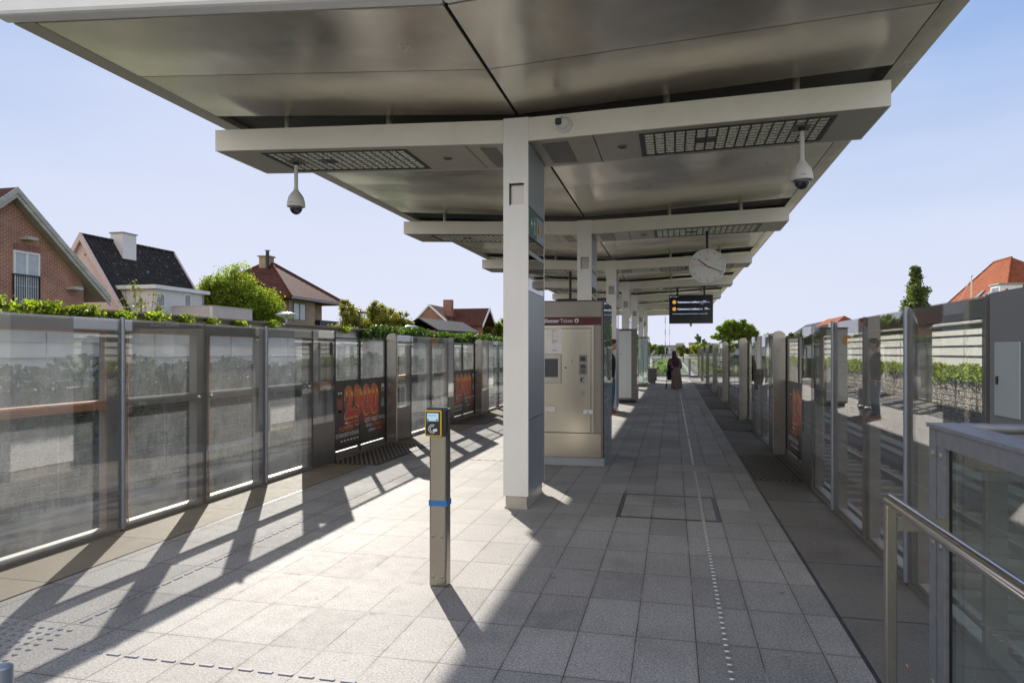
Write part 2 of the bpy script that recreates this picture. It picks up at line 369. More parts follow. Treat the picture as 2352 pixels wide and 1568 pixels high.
tag(MB().box(-4.213,-4.192,-6,PE,-.01,-.004).build('drain_channel',M['black']),'narrow dark drainage slot along the left edge of the tiles','drain')
# tracks
def track(x,lab):
    t=thing('railway_track','','track',(x,0,-.92)); t['label']=lab
    for sx in (-.72,.72):
        MB().box(sx-.035,sx+.035,-10,420,.10,.20).build('rail',M['railm'],t)
    b=MB()
    for i in range(110): b.box(-1.15,1.15,-4+i*.65,-3.75+i*.65,-.02,.09)
    tag(b.build('sleeper',M['sleeper'],t),kind='stuff')
    return t
track(3.35,'railway track with steel rails beyond the right glass screen')
track(-6.6,'railway track with steel rails beyond the left glass screen')
for x,l in ((4.75,'pale power rail cover beside the right hand track'),(-8.0,'pale power rail cover beside the left hand track')):
    t=thing('power_rail',l,'power rail',(x,0,-.92))
    MB().box(-.11,.11,-6,300,.30,.36).build('cover',M['sleeper'] if x>0 else M['frame'],t)
    b=MB()
    for i in range(60): b.box(-.05,.05,i*2.5-4,i*2.5-3.9,0,.30)
    tag(b.build('bracket',M['sleeper'],t),kind='stuff')
for x,l in ((5.55,'long concrete cable trough at the foot of the right stone wall'),(-8.6,'long concrete cable trough at the foot of the left stone wall'),(1.98,'low pale concrete kerb under the right platform edge')):
    tag(MB().box(x-.16,x+.16,-6,200,-.92,-.70).build('cable_trough',M['offwhite'] if x>0 else M['rust']),l,'cable trough')
# gabion walls with tilted boards
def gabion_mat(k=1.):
    t=NT('gabion_stones' if k==1 else 'shaded_gabion_stones'); co=t.coord('World')
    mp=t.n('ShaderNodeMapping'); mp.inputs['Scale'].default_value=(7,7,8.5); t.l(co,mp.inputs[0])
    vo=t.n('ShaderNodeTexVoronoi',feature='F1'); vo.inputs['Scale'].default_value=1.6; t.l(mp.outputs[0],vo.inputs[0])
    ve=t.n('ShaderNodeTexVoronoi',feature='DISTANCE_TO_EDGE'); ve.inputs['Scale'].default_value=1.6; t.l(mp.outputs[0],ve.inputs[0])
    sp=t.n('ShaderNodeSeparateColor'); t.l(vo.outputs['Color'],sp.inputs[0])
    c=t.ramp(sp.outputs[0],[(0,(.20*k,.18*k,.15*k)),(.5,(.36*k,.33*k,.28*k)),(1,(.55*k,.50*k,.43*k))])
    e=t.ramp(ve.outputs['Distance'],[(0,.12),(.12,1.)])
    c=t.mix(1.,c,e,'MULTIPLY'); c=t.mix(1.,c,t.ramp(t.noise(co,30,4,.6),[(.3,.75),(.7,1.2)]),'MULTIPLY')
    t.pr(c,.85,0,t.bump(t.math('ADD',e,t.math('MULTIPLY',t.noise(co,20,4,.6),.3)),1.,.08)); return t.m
M['gabion']=gabion_mat(); M['gabion_shade']=gabion_mat(.2)  # second copy has the left wall's shade darkened into its colour
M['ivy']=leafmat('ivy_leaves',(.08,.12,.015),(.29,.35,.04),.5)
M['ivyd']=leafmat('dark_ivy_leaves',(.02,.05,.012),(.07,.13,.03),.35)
def leaves(pts,size,seed=0,flat=None,mesh=None,aspect=1.3):
    rg=np.random.default_rng(seed); P=np.array(pts); n=len(P)
    a=rg.normal(size=(n,3)); 
    if flat is not None: a=a*.6+np.array(flat)
    a/=np.linalg.norm(a,axis=1)[:,None]; b=np.cross(a,rg.normal(size=(n,3))); b/=np.linalg.norm(b,axis=1)[:,None]; c=np.cross(a,b)
    s=size*rg.uniform(.55,1.35,size=(n,1)); b=b*s*aspect; c=c*s
    a=a*s*.25
    V=np.stack([P-b,P+c*.8+a,P+b,P-c*.8+a],1).reshape(-1,3)
    F=[(4*i,4*i+1,4*i+2,4*i+3) for i in range(n)]
    me=mesh or MB(); me.add(V.tolist(),F); return me
def ivy_band(name,x,y0,y1,zf,dens,size,m,label,seed,thick=.16,kind='stuff',cat='ivy'):
    rg=random.Random(seed); pts=[]
    n=int((y1-y0)*dens)
    for i in range(n):
        y=rg.uniform(y0,y1); z0,z1=zf(y); pts.append((x+rg.gauss(0,thick*.5),y,rg.uniform(z0,z1)))
    o=leaves(pts,size,seed).build(name,m); return tag(o,label,cat,kind=kind)
wob=lambda y,a,p=0: math.sin(y*1.9+p)*a+math.sin(y*4.7+p*2)*a*.6+math.sin(y*.63+p)*a
def wall(x,s,ya,yb,side):   # s=+1: wall stands to the right and faces -X
    t=thing('gabion_wall',f'rough stone gabion wall with wire mesh behind the {side} hand track','stone wall',(x,0,-.92))
    MB().box(0,s*.6,ya,yb,0,1.95).build('stone_fill',M['gabion'] if s>0 else M['gabion_shade'],t)
    b=MB()
    for k in range(13): b.box(-s*.012,-s*.018,ya,min(yb,60),.12+k*.14,.128+k*.14)
    b.build('wire_mesh',M['balus'],t)
    b=MB()
    for k in range(int((min(yb,60)-ya)/1.13)): b.box(-s*.01,-s*.02,ya+k*1.13,ya+k*1.13+.02,0,1.93)
    tag(b.build('wire_tie',M['balus'],t),kind='stuff')
    f=thing('noise_barrier',f'pale tilted noise barrier boards on top of the {side} hand stone wall','noise barrier',(x,0,1.03))
    for k in range(5):
        z=.02+k*.235
        b=MB(); yy=ya
        b.hexa([(s*.17,ya,z),(s*.19,ya,z),(s*.19,yb,z),(s*.17,yb,z)],[(s*.22,ya,z+.225),(s*.24,ya,z+.225),(s*.24,yb,z+.225),(s*.22,yb,z+.225)])
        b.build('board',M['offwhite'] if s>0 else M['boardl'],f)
        MB().box(s*.165,s*.25,ya,yb,z+.226,z+.234).build('ledge',M['balus'],f)
    b=MB()
    for k in range(int((min(yb,70)-ya)/2.26)):
        y=ya+k*2.26; b.box(s*.26,s*.34,y,y+.05,-.1,1.2); b.box(s*.155,s*.165,y+1.1,y+1.108,.0,1.2)
    b.build('post',M['balus'],f)
    MB().box(s*.08,s*.38,ya,yb,1.195,1.235).build('cap',M['concrete'],f)
    return f
WR,WL=6.3,-9.1
wall(WR,1,-6,150,'right'); wall(WL,-1,-6,150,'left')
# pale coping strip of the left wall
tag(MB().box(WL-.42,WL-.02,-6,150,2.268,2.30).build('wall_coping',M['concrete']),'weathered coping strip along the top of the left noise barrier','coping')
ivy_band('ivy',WR-.08,-2,60,lambda y:(1.0+wob(y,.06),1.30+wob(y,.05,2)),330,.034,M['ivy'],'bright green ivy hanging over the top of the right stone wall',3)
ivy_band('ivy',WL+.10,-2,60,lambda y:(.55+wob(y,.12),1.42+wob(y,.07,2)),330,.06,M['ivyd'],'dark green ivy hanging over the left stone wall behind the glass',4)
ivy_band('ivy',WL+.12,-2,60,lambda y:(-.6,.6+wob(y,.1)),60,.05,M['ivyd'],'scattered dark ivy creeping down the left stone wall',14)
# ivy on the left coping: separate clumps, then a long hedge of it
clumps=[(6.9,8.0,.19),(8.05,8.85,.12),(8.95,9.45,.12),(9.75,10.15,.06),(10.5,10.9,.09),(11.35,11.6,.09),(12.15,12.35,.04),(13.05,13.3,.04),(14.35,14.6,.10),(18.0,18.25,.08)]
where=['at the left picture edge, large and bushy','above the brick house corner','below the pale gable end','thin and low, left of the dark roof','at the foot of the dark tiled roof','under the white balcony','tiny, under the balcony end','small, left of the round street lamp','round, beside the saucer street lamp','small, left of the long ivy hedge']
for i,(a,b,h) in enumerate(clumps):
    rg=random.Random(20+i); pts=[]
    for k in range(int((b-a)*400)+50):
        y=rg.gauss((a+b)/2,(b-a)*.28); y=min(max(y,a-.05),b+.05)
        e=math.sqrt(max(0,1-((y-(a+b)/2)/((b-a)*.62))**2))
        pts.append((WL+.02+rg.gauss(0,.09),y,2.23+rg.uniform(-.10,h)*e+.02*math.sin(y*17)))
    o=leaves(pts,.032,40+i,aspect=1.1).build('ivy_clump',M['ivy']); tag(o,'green ivy clump on the left wall coping, '+where[i],'ivy clump','ivy clumps on the left wall')
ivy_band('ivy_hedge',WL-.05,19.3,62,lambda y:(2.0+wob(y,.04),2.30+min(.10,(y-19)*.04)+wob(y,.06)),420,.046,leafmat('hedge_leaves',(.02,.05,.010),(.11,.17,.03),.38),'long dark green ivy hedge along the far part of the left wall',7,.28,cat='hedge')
rgx=random.Random(5)
sh=thing('shrub','thin leafy shrub shoots rising beside the dark tiled roof','shrub',(-11,12.6,1.6))
b=MB();pts=[]
for k in range(16):
    y=rgx.uniform(-.55,.75);h=rgx.uniform(.6,1.45)*(1.2-abs(y)*.5);yy=y+rgx.uniform(-.15,.15); b.tube((0,y*.6,0),(0,yy,h),.008,.004,5)
    for j in range(24): f=rgx.uniform(.4,1); pts.append((rgx.gauss(0,.04),y*.6+(yy-y*.6)*f+rgx.gauss(0,.03),h*f+rgx.gauss(0,.02)))
b.build('stem',M['bark'],sh); leaves(pts,.03,9).build('foliage',leafmat('shrub_leaves',(.10,.13,.03),(.30,.33,.09)),sh)
# ================================================================== CANOPY
CX=-1.58
def zs(x):   # soffit height
    return 4.07+(CX-x)*(.255/3.57) if x<CX else 4.07+(x-CX)*(.185/3.575)
can=thing('platform_canopy','wide butterfly shaped metal canopy roof over the platform','canopy',(0,0,0))
XL,XR=-5.15,1.995
YS=[4.69,5.867,7.06]; iv=[(4.72,5.86),(5.874,7.05)]
for k in range(7):
    y=8.0+5.65*k
    js=[y,y+1.178,y+2.356,y+3.534,y+4.712] if k<6 else [y,y+1.178]
    iv+=[(a+.004,b_-.004) for a,b_ in zip(js,js[1:])]
for a,b_ in iv:
    for x0,x1 in ((XL+.012,CX-.016),(CX+.016,XR-.012)):
        MB().hexa([(x0,a,zs(x0)),(x1,a,zs(x1)),(x1,b_,zs(x1)),(x0,b_,zs(x0))],[(x0,a,zs(x0)+.03),(x1,a,zs(x1)+.03),(x1,b_,zs(x1)+.03),(x0,b_,zs(x0)+.03)]).build('soffit_panel',M['soffit'],can)
YE=44.0
b=MB()
for x0,x1 in ((XL-.15,CX),(CX,XR+.15)):
    b.hexa([(x0,4.74,zs(x0)+.06),(x1,4.74,zs(x1)+.06),(x1,YE-.4,zs(x1)+.06),(x0,YE-.4,zs(x0)+.06)],[(x0,4.74,zs(x0)+.32),(x1,4.74,zs(x1)+.32),(x1,YE-.4,zs(x1)+.32),(x0,YE-.4,zs(x0)+.32)])
b.build('roof_core',M['core'],can)
for sgn,xi in ((-1,XL),(1,XR)):
    z=zs(xi); b=MB()
    pr_=[(xi,z),(xi+sgn*.20,z+.004),(xi+sgn*.27,z+.09),(xi+sgn*.27,z+.16),(xi,z+.16)]
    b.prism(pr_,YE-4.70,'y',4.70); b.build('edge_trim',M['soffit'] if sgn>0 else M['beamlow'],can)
fr=MB()
for x0,x1,s_ in ((XL-.27,CX,-1),(CX,XR+.27,1)):
    def loop(y,dz): return None
    zz=lambda x:zs(x)
    fr.hexa([(x0,4.55,zz(x0)+.0),(x1,4.55,zz(x1)+.0),(x1,4.70,zz(x1)-.01),(x0,4.70,zz(x0)-.01)],[(x0,4.50,zz(x0)+.40),(x1,4.50,zz(x1)+.40),(x1,4.70,zz(x1)+.40),(x0,4.70,zz(x0)+.40)])
fr.build('front_fascia',M['fascia'],can,bevel=.03)
# columns and beams
def zb(x):
    P=[(-5.05,3.875),(-1.69,3.735),(-1.43,3.742),(1.93,3.83)]
    for (a,za),(c,zc) in zip(P,P[1:]):
        if x<=c: return za+(zc-za)*(x-a)/(c-a)
    return 3.83
def zt(x): return zb(x)+(.235 if x<-1.69 or x>-1.43 else .25)
def beam(y0):
    t=thing('canopy_beam','','beam',(0,y0,0))
    b=MB(); HL=(-4.56,-2.80); HR=(-.33,1.51); y1=1.03; h0,h1=.13,.93
    for xa,xb in ((-5.05,-1.692),(-1.691,-1.429),(-1.428,1.93)):
        if xa!=-1.691: b.hexa([(xa,0,zb(xa)),(xb,0,zb(xb)),(xb,.02,zb(xb)),(xa,.02,zb(xa))],[(xa,0,zt(xa)),(xb,0,zt(xb)),(xb,.02,zt(xb)),(xa,.02,zt(xa))])
        b.hexa([(xa,y1-.02,zb(xa)),(xb,y1-.02,zb(xb)),(xb,y1,zb(xb)),(xa,y1,zb(xa))],[(xa,y1-.02,zt(xa)),(xb,y1-.02,zt(xb)),(xb,y1,zt(xb)),(xa,y1,zt(xa))])
        b.hexa([(xa,.021,zt(xa)-.02),(xb,.021,zt(xb)-.02),(xb,y1-.021,zt(xb)-.02),(xa,y1-.021,zt(xa)-.02)],[(xa,.021,zt(xa)-.004),(xb,.021,zt(xb)-.004),(xb,y1-.021,zt(xb)-.004),(xa,y1-.021,zt(xa)-.004)])
    for x0,x1 in ((-5.05,-5.03),(1.91,1.93)):
        b.hexa([(x0,.02,zb(x0)),(x1,.02,zb(x1)),(x1,y1-.02,zb(x1)),(x0,y1-.02,zb(x0))],[(x0,.02,zt(x0)-.003),(x1,.02,zt(x1)-.003),(x1,y1-.02,zt(x1)-.003),(x0,y1-.02,zt(x0)-.003)])
    b.build('cladding',M['beam'],t)
    b=MB()
    def bot(xa,xb,ya,yb): b.hexa([(xa,ya,zb(xa)+.001),(xb,ya,zb(xb)+.001),(xb,yb,zb(xb)+.001),(xa,yb,zb(xa)+.001)],[(xa,ya,zb(xa)+.008),(xb,ya,zb(xb)+.008),(xb,yb,zb(xb)+.008),(xa,yb,zb(xa)+.008)])
    e=.0205
    for xa,xb in ((-5.029,HL[0]),(HL[1],-2.12),(-2.11,-1.691),(-1.429,-.78),(-.77,HR[0]),(HR[1],1.909)): bot(xa,xb,e,y1-e)
    for xa,xb in (HL,HR): bot(xa,xb,e,h0); bot(xa,xb,h1,y1-e)
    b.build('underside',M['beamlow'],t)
    bb=MB(); bb.box(-1.98,-1.80,.15,.9,zb(-1.9)-.0005,zb(-1.9)-.004); bb.box(-1.32,-1.05,.15,.9,zb(-1.2)-.0,zb(-1.2)-.004)
    bb.build('access_plate',M['framel'],t)
    for x in (-2.45,-.52):
        q_=MB().lathe([(.03,-.010),(.045,-.012),(.055,0),(.055,.01)],(x,.5,zb(x)),16).build('spotlight_ring',M['framel'],t); MB().lathe([(0,-.004),(.030,-.004)],(x,.5,zb(x)),14).build('lens',M['black'],q_)
    # luminaires
    for (xa,xb) in (HL,HR):
        f=MB(); w=.035
        zz=lambda x:zb(x)-.004
        def rim(x0,x1,ya,yb): f.hexa([(x0,ya,zz(x0)),(x1,ya,zz(x1)),(x1,yb,zz(x1)),(x0,yb,zz(x0))],[(x0,ya,zz(x0)+.15),(x1,ya,zz(x1)+.15),(x1,yb,zz(x1)+.15),(x0,yb,zz(x0)+.15)])
        rim(xa,xb,h0,h0+w); rim(xa,xb,h1-w,h1); rim(xa,xa+w,h0+w,h1-w); rim(xb-w,xb,h0+w,h1-w)
        f.quad((xa+w,h0+w,zb(xa)+.12),(xb-w,h0+w,zb(xb)+.12),(xb-w,h1-w,zb(xb)+.12),(xa+w,h1-w,zb(xa)+.12))
        L_=f.build('luminaire',M['black'],t)
        g=MB(); nx,ny=17,8; ax0,ax1=xa+w+.01,xb-w-.01; ay0,ay1=h0+w+.006,h1-w-.006; dx=(ax1-ax0)/nx; dy=(ay1-ay0)/ny
        for i in range(nx):
            for j in range(ny):
                if i in (5,6) and j in (3,4): continue
                x0=ax0+i*dx; y0_=ay0+j*dy; x1_=x0+dx; y1_=y0_+dy
                zq=zb((x0+x1_)/2)+.002
                # four curved reflector walls of one cell, wide below and narrow above
                prof=[(.12,0),(.17,.014),(.26,.032),(.38,.050),(.52,.062)]
                R0=None
                for q,h in prof:
                    cx_,cy_=(x0+x1_)/2,(y0_+y1_)/2; hx=dx/2*(1-q); hy=dy/2*(1-q*1.05)
                    ring=[(cx_-hx,cy_-hy,zq+h),(cx_+hx,cy_-hy,zq+h),(cx_+hx,cy_+hy,zq+h),(cx_-hx,cy_+hy,zq+h)]
                    if R0: g.add(R0+ring,[(a_,(a_+1)%4,4+(a_+1)%4,4+a_) for a_ in range(4)],False)
                    R0=ring
                g.add(R0,[(0,1,2,3)])
        g.build('louvre_grid',M['alu'],L_)
        g=MB()
        for i in range(nx+1):
            xx=ax0+i*dx; g.box(xx-dx*.09,xx+dx*.09,ay0,ay1,zb(xx)-.0005,zb(xx)+.004)
        for i in range(nx):
            for j in range(1,ny): x0=ax0+(i+.095)*dx; g.box(x0,x0+dx*.81,ay0+j*dy-dy*.045,ay0+j*dy+dy*.045,zb(x0)-.0004,zb(x0)+.003)
        g.build('louvre_lattice',M['black'],L_)
        cxm=ax0+6*dx; g=MB().box(cxm-dx*.98,cxm+dx*.98,ay0+dy*3.02,ay0+dy*4.98,zb(cxm)+.004,zb(cxm)+.02); g.build('blank_plate',M['framel'],L_)
    b=MB()
    for x in (-4.32,-3.07,-.06,1.17): b.tube((x,.3,zt(x)-.01),(x,.3,zs(x)+.055),.035,n=12)
    b.build('stub_post',M['beamlow'],t)
    return t
bm=beam(6.9)
for k in range(7):
    lab=f'grey canopy cross beam with two louvred lights, {nth(k)}'
    if k==0: bm['label']=lab; bm['group']='canopy beams'
    else: copy_tree(bm,(0,6.9+5.65*k,0),lab)
def column(y0):
    t=thing('canopy_column','','column',(-1.56,y0,0)); hx=.13; D=.90
    b=MB()  # front plate with recessed window
    zA,zB=3.10,3.32; xa,xb=-.07,.085
    b.box(-hx,hx,0,.02,.13,zA); b.box(-hx,hx,0,.02,zB,3.985); b.box(-hx,xa,0,.02,zA,zB); b.box(xb,hx,0,.02,zA,zB)
    b.box(-hx,-hx+.02,.021,D,.13,3.735); b.box(-hx,hx,D+.001,D+.02,.13,3.735)
    b.build('cladding',M['colw'],t)
    r=MB(); r.box(xa,xb,.06,.07,zA,zB); r.build('recess_plate',M['capsule'],t)
    s=MB(); x=hx
    for za,zc in ((.13,.90),(.912,2.22),(2.785,2.80),(2.80,3.02),(3.10,3.73)): pass
    s.box(x-.02,x,.021,D,.13,.90); s.box(x-.02,x,.021,D,.908,2.22); s.box(x-.02,x,.021,D,2.60,2.64); s.box(x-.02,x,.021,D,2.80,2.85); s.box(x-.02,x,.021,D,3.075,3.083); s.box(x-.02,x,.021,D,3.095,3.735)
    s.build('side_panel',M['colb'],t)
    MB().box(x-.02,x-.004,.021,D,2.228,2.775).build('glass_panel',M['mirror'],t)
    MB().box(x-.03,x-.021,.03,D-.01,2.2,3.1).build('dark_backing',M['black'],t)
    sp=MB().box(x-.018,x+.002,.03,D-.01,2.79,3.06).build('sign_panel',M['colb'],t)
    MB().box(-hx+.02,hx-.02,.02,D-.02,.0,.13).build('plinth',M['beamlow'],t); MB().box(-hx+.01,hx-.01,.01,D-.01,0,.02).build('foot',M['beamlow'],t)
    MB().box(-hx+.001,hx-.001,.021,D,3.60,3.733).build('head',M['beam'],t)
    return t,sp
c0,sp=column(6.9)
tag(c0,'pale column with recessed square window and green exit sign, nearest to the camera','column','canopy columns')
for k in range(1,7): copy_tree(c0,(-1.56,6.9+5.65*k,0),f'pale canopy column, {nth(k)}')
# exit sign on the nearest column
e=MB().box(.133,.137,.06,.42,2.80,3.05).build('exit_sign',M['green'],sp)
g=MB()
def arrow_run(g,x):
    # arrow pointing forward and a walking figure, white on green
    P=lambda y,z:(x,y,z)
    g.add([P(.10,2.93),P(.15,2.985),P(.165,2.97),P(.135,2.94),P(.20,2.94),P(.20,2.92),P(.135,2.92),P(.165,2.89),P(.15,2.875)],[(0,1,2,3),(0,3,6,8),(3,4,5,6),(6,7,8)])
    g.ball((x,.30,3.005),(.001,.016,.016),8,6)
    g.add([P(.285,2.985),P(.315,2.985),P(.315,2.91),P(.285,2.91)],[(0,1,2,3)])
    g.add([P(.285,2.91),P(.30,2.91),P(.27,2.82),P(.255,2.82)],[(0,1,2,3)]); g.add([P(.30,2.91),P(.315,2.91),P(.345,2.84),P(.33,2.83)],[(0,1,2,3)])
    g.add([P(.285,2.98),P(.25,2.94),P(.255,2.93),P(.29,2.965)],[(0,1,2,3)]); g.add([P(.315,2.98),P(.35,2.94),P(.345,2.93),P(.31,2.965)],[(0,1,2,3)])
arrow_run(g,.1385); g.build('pictogram',M['txtw'],e)
g=MB().lathe([(0,0),(.05,0)],(.1385,.58,2.94),18,'x'); g.build('line_disc',M['orange'],sp); text('letters','2',M['orange'],sp,(.1385,.68,2.88),(0,1,0),(0,0,1),.12)
# ================================================================== PLATFORM SCREENS
def side(s):
    X0=-4.8 if s<0 else 1.575
    return X0
def bx_(b,s,u0,u1,y0,y1,z0,z1): b.box(s*u0,s*u1,y0,y1,z0,z1)   # u into the track
def panel(t,s,y0,y1,gl,stile=(.07,.07),rail='frame',depth=.10,top=1.89,glz=(.03,1.89),low=None,fm='frame'):
    b=MB(); u0,u1=.016,depth
    a,c=y0+.008,y1-.008; sa,sc=stile
    zbt=.055 if low is None else low
    bx_(b,s,u0,u1,a,a+sa,.0,top); bx_(b,s,u0,u1,c-sc,c,.0,top)
    bx_(b,s,u0,u1,a+sa,c-sc,1.78,top); bx_(b,s,u0,u1,a+sa,c-sc,.0,zbt)
    f=b.build('frame',M[fm],t)
    m=MB(); bx_(m,s,u0+.004,u1-.004,a+sa+.0005,c-sc-.0005,zbt+.0005,zbt+.008); m.build('sill',M['sill'],f)  # added pale strip standing in for the sunlit top of the rail
    m=MB(); bx_(m,s,u0+.001,u1-.001,a+sa+.0005,c-sc-.0005,1.10,1.178); m.build('mid_rail',M[rail],f)
    if rail=='copper':
        m=MB(); w=.012
        bx_(m,s,u0+.002,u0+.012,a+sa,a+sa+w,zbt,1.78); bx_(m,s,u0+.002,u0+.012,c-sc-w,c-sc,zbt,1.78); bx_(m,s,u0+.002,u0+.012,a+sa+w,c-sc-w,1.765,1.78); m.build('seal',M['copper'],f)
    g=MB(); bx_(g,s,0,.008,a,c,.03,top+.002); g.build('glass',M[gl],t)
    q=MB(); bx_(q,s,-.006,.012,a,c,0,.028); bx_(q,s,-.003,.012,a-.007,a-.001,.0,top+.006); bx_(q,s,-.003,.012,c+.001,c+.007,0,top+.006); q.build('edge_strip',M['framel'],t)
def narrow(t,s,y0,y1,gl,post_at_end=True):
    a,c=y0+.008,y1-.008
    b=MB(); bx_(b,s,.016,.10,a,a+.035,0,1.90); bx_(b,s,.016,.10,c-.035,c,0,1.90); bx_(b,s,.016,.10,a+.035,c-.035,1.80,1.90); bx_(b,s,.016,.10,a+.035,c-.035,.575,.605)
    f=b.build('frame',M['frame'],t)
    m=MB(); bx_(m,s,.017,.09,a+.036,c-.036,1.10,1.178); m.build('mid_rail',M['copper'],f)
    p=MB(); yy=c-.30 if post_at_end else a+.10
    bx_(p,s,.10,.20,yy,yy+.17,.0,1.80); p.build('inner_post',M['capsule'],t)
    g=MB(); bx_(g,s,0,.008,a,c,.60,1.902); g.build('glass',M[gl],t)
    q=MB(); bx_(q,s,-.004,.012,a,c,0,.596); bx_(q,s,-.003,.012,a-.007,a-.001,0,1.9); q.build('lower_panel',M['solid'],t)
def knob(t,s,y,z=1.137):
    MB().lathe([(0,-s*.022),(.018,-s*.022),(.022,-s*.01),(.022,.0)],(0,y,z),14,'x').build('knob',M['steelbright'],t)
def pipe(t,s,y):
    b=MB(); b.tube((-s*.012,y,.02),(-s*.012,y,1.91),.018,n=10)
    for z in (.1,.55,1.0,1.17,1.45,1.8): b.tube((-s*.012,y,z),(-s*.012,y,z+.012),.021,n=10)
    b.build('hinge_tube',M['pipe'],t)
for s,gl,nm in ((-1,'glassL','left'),(1,'glassR','right')):
    X0=side(s)
    # nearest stretch: one wide fixed pane, the pair of emergency leaves, one fixed pane, one narrow pane
    t=thing('platform_screen',f'wide fixed glass screen pane nearest the camera on the {nm} side','glass screen',(X0,0,0))
    panel(t,s,3.0 if s<0 else 4.03,5.245,gl,(.09,.13),'copper' if s<0 else 'frame')
    if s<0: pass
    for i,(a,c,k) in enumerate(((5.265,6.382,0),(6.396,7.49,1))):
        t=thing('emergency_door',f'hinged glass emergency door leaf on the {nm} side, '+('nearer leaf' if i==0 else 'farther leaf'),'door',(X0,0,0),'emergency doors')
        panel(t,s,a,c,gl,(.06,.10) if i==0 else (.09,.09),'frame' )
        m=MB(); u=.014
        for (ya,yb,z0,z1) in ((a+.09,c-.13,1.770,1.782),(a+.075,a+.088,.06,1.78)): bx_(m,s,.012,.017,ya,yb,z0,z1)
        m.build('seal',M['copper'],t)
        knob(t,s,c-.09 if i==0 else a+.09); pipe(t,s,a-.01 if i==0 else c+.01)
    t=thing('platform_screen',f'fixed glass pane and narrow pane between emergency doors and first sliding door, {nm} side','glass screen',(X0,0,0))
    panel(t,s,7.51,8.62,gl,(.07,.09)); narrow(t,s,8.635,9.27,gl)
    if s<0: knob(t,s,8.54)
    g=MB(); bx_(g,s,-.004,-.001,9.12,9.2,1.55,1.74); g.build('notice',M['blackp'],t)
    # repeating bay
    def bay(y0):
        t=thing('platform_screen','','glass screen',(X0,y0,0),f'glass screen bays of the {nm} side')
        narrow(t,s,.0,.66,gl,False); panel(t,s,.68,1.79,gl,(.06,.09)); panel(t,s,1.80,2.87,gl,(.09,.06)); narrow(t,s,2.885,3.33,gl)
        return t
    b0=bay(11.62)
    for k in range(6):
        lab=f'glass screen bay between two sliding doors, {nm} side, {nth(k)}'
        if k==0: b0['label']=lab
        else: copy_tree(b0,(X0,11.62+5.65*k,0),lab)
    # sliding doors
    def door(y0):
        t=thing('sliding_door','','door',(X0,y0,0),f'sliding platform doors of the {nm} side')
        for a,c in ((0.02,1.115),(1.125,2.15)):
            g=MB(); bx_(g,s,.15,.158,a,c,.07,1.80); l_=g.build('door_leaf',M[gl],t)
            b=MB(); bx_(b,s,.145,.185,a,a+.028,.02,1.82); bx_(b,s,.145,.185,c-.028,c,.02,1.82); bx_(b,s,.145,.185,a+.028,c-.028,1.80,1.82); b.build('frame',M['black'],l_)
            b=MB(); bx_(b,s,.140,.19,a+.03,c-.03,.0,.09); b.build('kick_rail',M['framel'],l_)
            b=MB(); bx_(b,s,.16,.185,a+.03,c-.03,1.10,1.15); b.build('mid_rail',M['frame'],l_)
        b=MB(); bx_(b,s,.0,.20,-.03,.012,0,1.90); b.build('jamb',M['black'],t)
        return t
    d0=door(9.29)
    doors=[d0]
    for k in range(6):
        lab=f'pair of sliding glass platform doors on the {nm} side, {nth(k)}'
        if k in (0,1) and s<0 or k==0 and s>0: lab=f'sliding doors with dark 2300 poster, {nm} side, {nth(k)}'
        if k==0: d0['label']=lab
        else: doors.append(copy_tree(d0,(X0,9.29+5.65*k,0),lab))
    # capsule posts
    def capsule(y0):
        t=thing('door_post','','post',(X0,y0,0),f'round topped door posts of the {nm} side')
        w=.150; pts=[(-.03,0)]; 
        prof=[(-.03,0),(-.03,1.86)]+[(-.03+w*f,1.86+.055*math.sin(math.pi*min(1,(f*.9+.1)))**.6) for f in (.08,.2,.4,.6,.8,.95)]+[(w-.03,1.86),(w-.03,0)]
        b=MB(); b.prism([(s*u,z) for u,z in prof],.065,'y',0); b.build('body',M['capsule'],t,bevel=.014)
        b=MB(); bx_(b,s,w-.028,w+.03,.015,.05,0,1.84); b.build('seal',M['black'],t)
        return t
    p0=capsule(11.46)
    for k in range(6):
        lab=f'beige round topped door post on the {nm} side, {nth(k)}'
        if k==0: p0['label']=lab
        else: copy_tree(p0,(X0,11.46+5.65*k,0),lab)
    # end pane
    t=thing('platform_screen',f'last glass screen panes at the far end of the {nm} side','glass screen',(X0,0,0))
    for a in (45.55,): panel(t,s,45.56,46.3,gl)
    # tactile plates before the doors
    xc=-.02 if s<0 else .02
    def plate():
        xa,xb=(-4.79,-4.20) if s<0 else (1.0,1.57)
        if s<0: xb=-4.05
        t=thing('tactile_plate','','tactile plate',(0,0,.0),'tactile plates in front of the doors')
        MB().box(xa,xb,9.12,11.32,.001,.006).build('rubber_mat',M['rubber'],t)
        b=MB(); nx=int((xb-xa)/.075); ny=29
        for i in range(nx):
            for j in range(ny):
                x=xa+.03+i*.075+(.0375 if j%2 else 0); y=9.15+j*.075
                if x>xb-.015: continue
                if s<0: b.lathe([(.018,.006),(.013,.0088),(0,.0088)],(x,y,0),8,smooth=False)
                else: b.box(x-.007,x+.007,y-.02,y+.02,.006,.010)
        b.build('stud_grid',M['stud'],t); return t
    pl=plate()
    for k in range(6):
        lab=f'dark studded tactile plate before the sliding doors, {nm} side, {nth(k)}'
        if k==0: pl['label']=lab
        else: copy_tree(pl,(0,5.65*k,0),lab)
